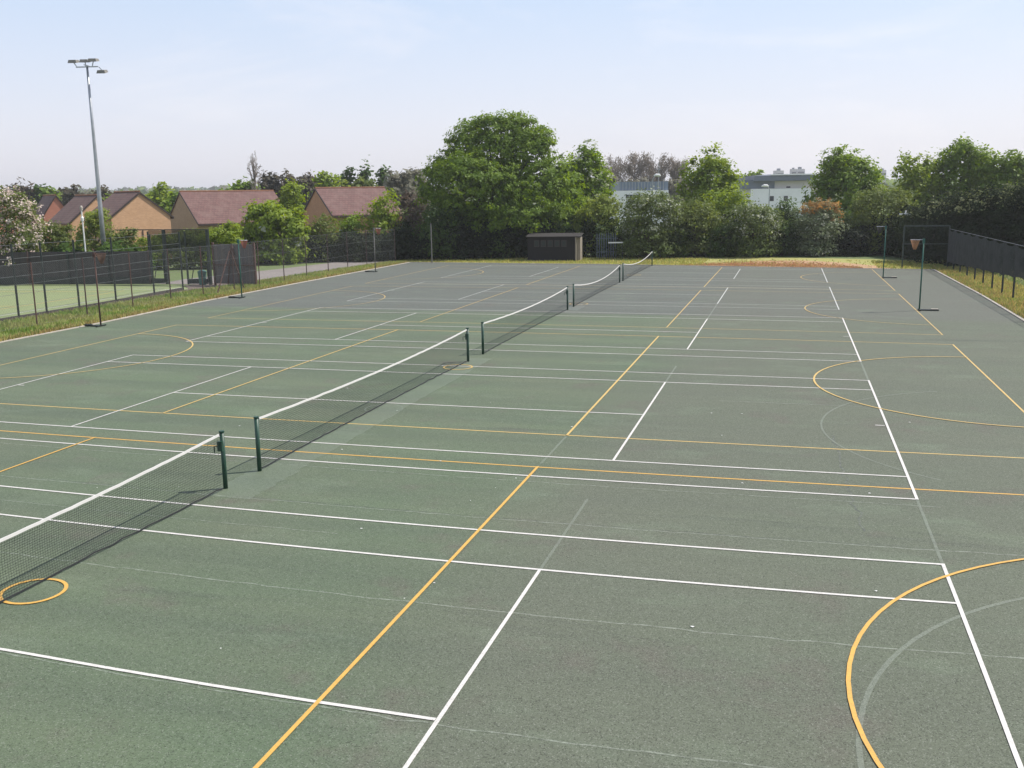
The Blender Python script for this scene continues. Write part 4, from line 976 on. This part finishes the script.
for i, (px, yt, hw, lb) in enumerate(((612, 156, 16, 'leafless brown tree next to the chestnut crown'), (634, 154, 15, 'leafless brown tree above the white building'), (655, 154, 14, 'leafless greyish brown tree above the white building right part'), (676, 158, 13, 'leafless brown tree left of the round yellow-green tree'))):
    bare_tree('bare_tree', lb, px, 205, yt, hw, ((.22, .185, .155), (.32, .27, .21)), 20+i, DG, 4500)
for i, (px, d, yt, hw, c, lb) in enumerate(((752, 240, 170, 10, 'oak', 'distant round tree behind the dark roof, right one'), (738, 240, 172, 10, 'oak', 'distant round tree beside the yellow-green tree'), (870, 160, 172, 8, 'oak', 'small distant tree between the broad tree and the right-hand group'), (605, 190, 172, 14, 'grey', 'greyish tree behind the chestnut'), (640, 200, 176, 22, 'grey', 'low greyish tree behind the white building'), (672, 198, 176, 20, 'grey', 'low greyish tree behind the right part of the white building'))):
    DT(lb, px, d, yt, hw, G[c], 150+i)

# distant hills, woods and town
def hillrange(name, d, a0, a1, h, seed, mat, dz=120):
    r = np.random.default_rng(seed); n = 90; b = MB(); vs = []; ph = r.uniform(0, 6, 6)
    for i in range(n+1):
        t = a0+(a1-a0)*i/n; hh = h*(.72+.1*math.sin(3*i/n*6+ph[0])+.1*math.sin(7*i/n*6+ph[1])+.05*math.sin(17*i/n*6+ph[2]))
        for dd, z in ((0, -.5), (dz*.35, hh*.7), (dz, hh), (dz*2.5, hh*.6), (dz*4, -.5)):
            q = (d+dd); p = RH*(math.tan(t)*q)+FH*q; vs.append((CX+p[0], p[1], z))
    b.add(vs, [(i*5+j, (i+1)*5+j, (i+1)*5+j+1, i*5+j+1) for i in range(n) for j in range(4)]); return tag(b.build(name, mat, None, True), kind='structure')
hillrange('hills', 1100, -.75, .75, 19, 3, M['hill'])
hillrange('hills', 700, -.75, .75, 9, 5, M['hill'], 60)
V = []; Cc = []; r = np.random.default_rng(9)
for i in range(1500):
    d = r.uniform(380, 1300); a = r.uniform(-.62, .62); p = RH*(math.tan(a)*d)+FH*d
    c = np.array((CX+p[0], p[1], 0)); hh = r.uniform(3.5, 6.5)*(1+d/1800); z0 = 0 if d < 700 else (5 if d < 1100 else 10)
    m = 16; q = c+r.normal(size=(m, 3))*np.array((hh*.9, hh*.9, 0))+np.stack([0*r.random(m), 0*r.random(m), z0+r.uniform(.2, 1, m)*hh], 1)
    V.append(leafquads(q, unit(m, r), hh*.55, r)); g = G[['oak', 'olive', 'grey', 'dark'][r.integers(4)]]; t = r.random((m, 1)); Cc.append(np.array(g[0])*(1-t)+np.array(g[1])*t)
tag(quads('distant_woodland', np.concatenate(V), M['leaf'], None, np.concatenate(Cc).astype(np.float32)), 'hazy mass of far woodland along the horizon', 'woodland', None, 'stuff')
# far town blocks on the horizon, right
def block(px, d, ytop, wpx, lb):
    x, y = spot(px, d); h = hgt(px, ytop, d); wd = wpx*d/CF
    o = empty('distant_building', (x, y, 0), CYAW+.2, lb, 'building', 'hazy far buildings on the right horizon')
    b = MB(); b.box(-wd/2, wd/2, 0, wd*.8, 0, h); b.build('wall', M['cream_clad'], o)
    b = MB(); b.box(-wd*.2, wd*.15, wd*.2, wd*.5, h, h+wd*.25); b.build('roof_plant', M['slate_clad'], o)
    f = MB()
    for k in range(3): f.box(-wd*.45, wd*.45, -.2, -.02, h-(k+1)*3.2, h-(k+1)*3.2+1.2)
    f.build('window', M['glass'], o)
for a in ((779, 700, 170.5, 8, 'hazy low block left in the far skyline cluster'), (793, 720, 169, 5, 'hazy narrow tower in the middle of the far skyline cluster'), (800, 740, 169, 8, 'hazy broad block right in the far skyline cluster'), (874, 640, 168, 6, 'hazy block seen between the broad tree and the right tree group'), (882, 660, 170, 6, 'hazy low block right of the one between the trees')): block(*a)
V = []
tb = MB(); r = np.random.default_rng(4)

# grass and weeds on the verges
def grass(name, label, area, n, hmin, hmax, cols, seed, wd=.02, zb=-.02, yel=0.):
    r = np.random.default_rng(seed); P = area(n, r); n = len(P)
    h = r.uniform(hmin, hmax, n)[:, None]; a = r.uniform(0, 6.283, n); s = np.stack([np.cos(a), np.sin(a), 0*a], 1)*wd*(.5+h/hmax)
    lean = np.stack([r.normal(size=n)*.35, r.normal(size=n)*.35, np.ones(n)], 1)*h
    b = np.stack([P[:, 0], P[:, 1], np.full(n, zb)], 1); V = np.stack([b-s, b+s, b+lean+s*.25, b+lean-s*.25], 1)
    cl = np.array(cols)*1.45; pick = (np.sin(P[:, 0]*1.7)+np.sin(P[:, 1]*.9+1)+np.sin(P[:, 1]*2.3)+r.normal(size=n)*1.1); idx = np.clip(((pick+3)/6*len(cl)).astype(int), 0, len(cl)-1)
    c = cl[idx]*r.uniform(.7, 1.25, n)[:, None]
    return tag(quads(name, V, M['blade'], None, c.astype(np.float32)), label, 'grass', None, 'stuff')
def leftverge(n, r):
    y = r.uniform(22, 73.3, n); u = r.random(n); xr = np.interp(y, [22, 29.4, 35, 43.6, 54.7, 73.4], [-18.95, -18.95, -19.05, -19.6, -19.85, -19.9]); xl = np.interp(y, [22, 50, 60, 73.4], [-23.2, -23.2, -22.6, -21.4])
    keep = r.random(n) < np.where(y > 62, .8, 1); return np.stack([xr+(xl-xr)*u, y], 1)[keep]
grass('verge_grass', 'rough tufted grass and weeds on the left verge', leftverge, 50000, .03, .21, ((.10, .16, .035), (.14, .20, .05), (.19, .22, .07), (.24, .24, .10), (.20, .20, .07)), 1, .022)
def edgeL(n, r):
    y = r.uniform(22, 73, n); xr = np.interp(y, [22, 29.4, 35, 43.6, 54.7, 73.4], [-18.93, -18.93, -19.0, -19.57, -19.83, -19.88]); return np.stack([xr+.10-abs(r.normal(size=n))*.3, y], 1)
grass('edge_weeds', 'dry brownish weeds along the left kerb', edgeL, 9000, .05, .22, ((.24, .19, .08), (.28, .25, .10), (.20, .18, .07), (.14, .17, .05)), 2, .022)
def rightverge(n, r):
    y = r.uniform(28, 70.5, n); return np.stack([r.uniform(18.9, 21.6, n), y], 1)
grass('verge_grass', 'dry yellowish grass on the right verge below the windbreak', rightverge, 30000, .04, .20, ((.26, .24, .08), (.23, .23, .075), (.28, .22, .09), (.17, .20, .06)), 3, .022)
def farstrip(n, r):
    x = r.uniform(-21.5, 20, n); ye = np.interp(x, [-22, -19.7, -4, 6, 18.9, 21], [73.6, 73.4, 72.35, 71.15, 69.15, 69]); return np.stack([x, ye+r.uniform(0, 8, n)], 1)[~((x > 3.5) & (x < 15.5) & (r.random(n) < .93))]
grass('far_grass', 'short yellow-green grass strip behind the courts', farstrip, 26000, .03, .13, ((.27, .26, .08), (.22, .24, .07), (.30, .26, .10), (.16, .20, .06)), 4, .03, -.03)
def rough(n, r): return np.stack([r.uniform(21.6, 34, n), r.uniform(40, 72, n)], 1)
grass('rough_grass', 'longer green grass beyond the right fence', rough, 22000, .05, .28, ((.10, .15, .045), (.15, .19, .07), (.20, .21, .10)), 5, .03, -.06)
def litter(n, r):
    t = r.random(n); x = 2+12.5*t; ye = np.interp(x, [1.5, 6, 14.2], [71.8, 71.25, 70.05]); return np.stack([x, ye+abs(r.normal(size=n))*(.5+2.6*np.sin(t*3.14))*.9], 1)
grass('fallen_leaves', 'orange-brown fallen leaves along the far kerb', litter, 9000, .01, .04, ((.28, .175, .09), (.24, .15, .08), (.32, .22, .12)), 6, .05, -.02)
def borderw(n, r): return np.stack([r.normal(size=n)*.25-23.4, r.uniform(25, 50, n)], 1)
grass('border_weeds', 'pale weeds at the foot of the green pitch fence', borderw, 5000, .03, .15, ((.16, .14, .08), (.12, .14, .05), (.24, .22, .16)), 8, .02)
# turf lines
tl = MB()
def gseg(mb, a, b_, wd, z):
    a = Vector((*a, z)); b_ = Vector((*b_, z)); d = (b_-a).normalized(); n_ = Vector((-d.y, d.x, 0))*wd/2
    mb.add([a-n_, b_-n_, b_+n_, a+n_], [(0, 1, 2, 3)])
gseg(tl, (-25.8, 10), (-25.8, 51.2), .10, -.026); gseg(tl, (-26, 50.0), (-70, 44.2), .10, -.025)
tag(tl.build('pitch_lines', M['white_far']), kind='structure')
tl = MB(); gseg(tl, (-28.0, 12), (-28.0, 48.8), .08, -.024); gseg(tl, (-28.3, 40.6), (-70, 36), .10, -.026); gseg(tl, (-28.3, 48.3), (-70, 43), .08, -.0235)
tag(tl.build('pitch_lines', M['yellow_mid']), kind='structure')

# ------------------------------------------------------------------ haze
HZ = True
if HZ:
    b = MB(); b.box(-3100, 3100, -120, 3100, -1.5, 45); m = bpy.data.materials.new('haze'); m.use_nodes = True; nt = m.node_tree
    nt.nodes.remove(nt.nodes['Principled BSDF']); v = nt.nodes.new('ShaderNodeVolumePrincipled')
    v.inputs['Color'].default_value = (.97, .98, 1, 1); v.inputs['Density'].default_value = .00036; v.inputs['Anisotropy'].default_value = .3
    nt.links.new(v.outputs[0], nt.nodes['Material Output'].inputs['Volume'])
    tag(b.build('haze', m), 'thin pale haze over the whole view', 'haze', None, 'stuff')
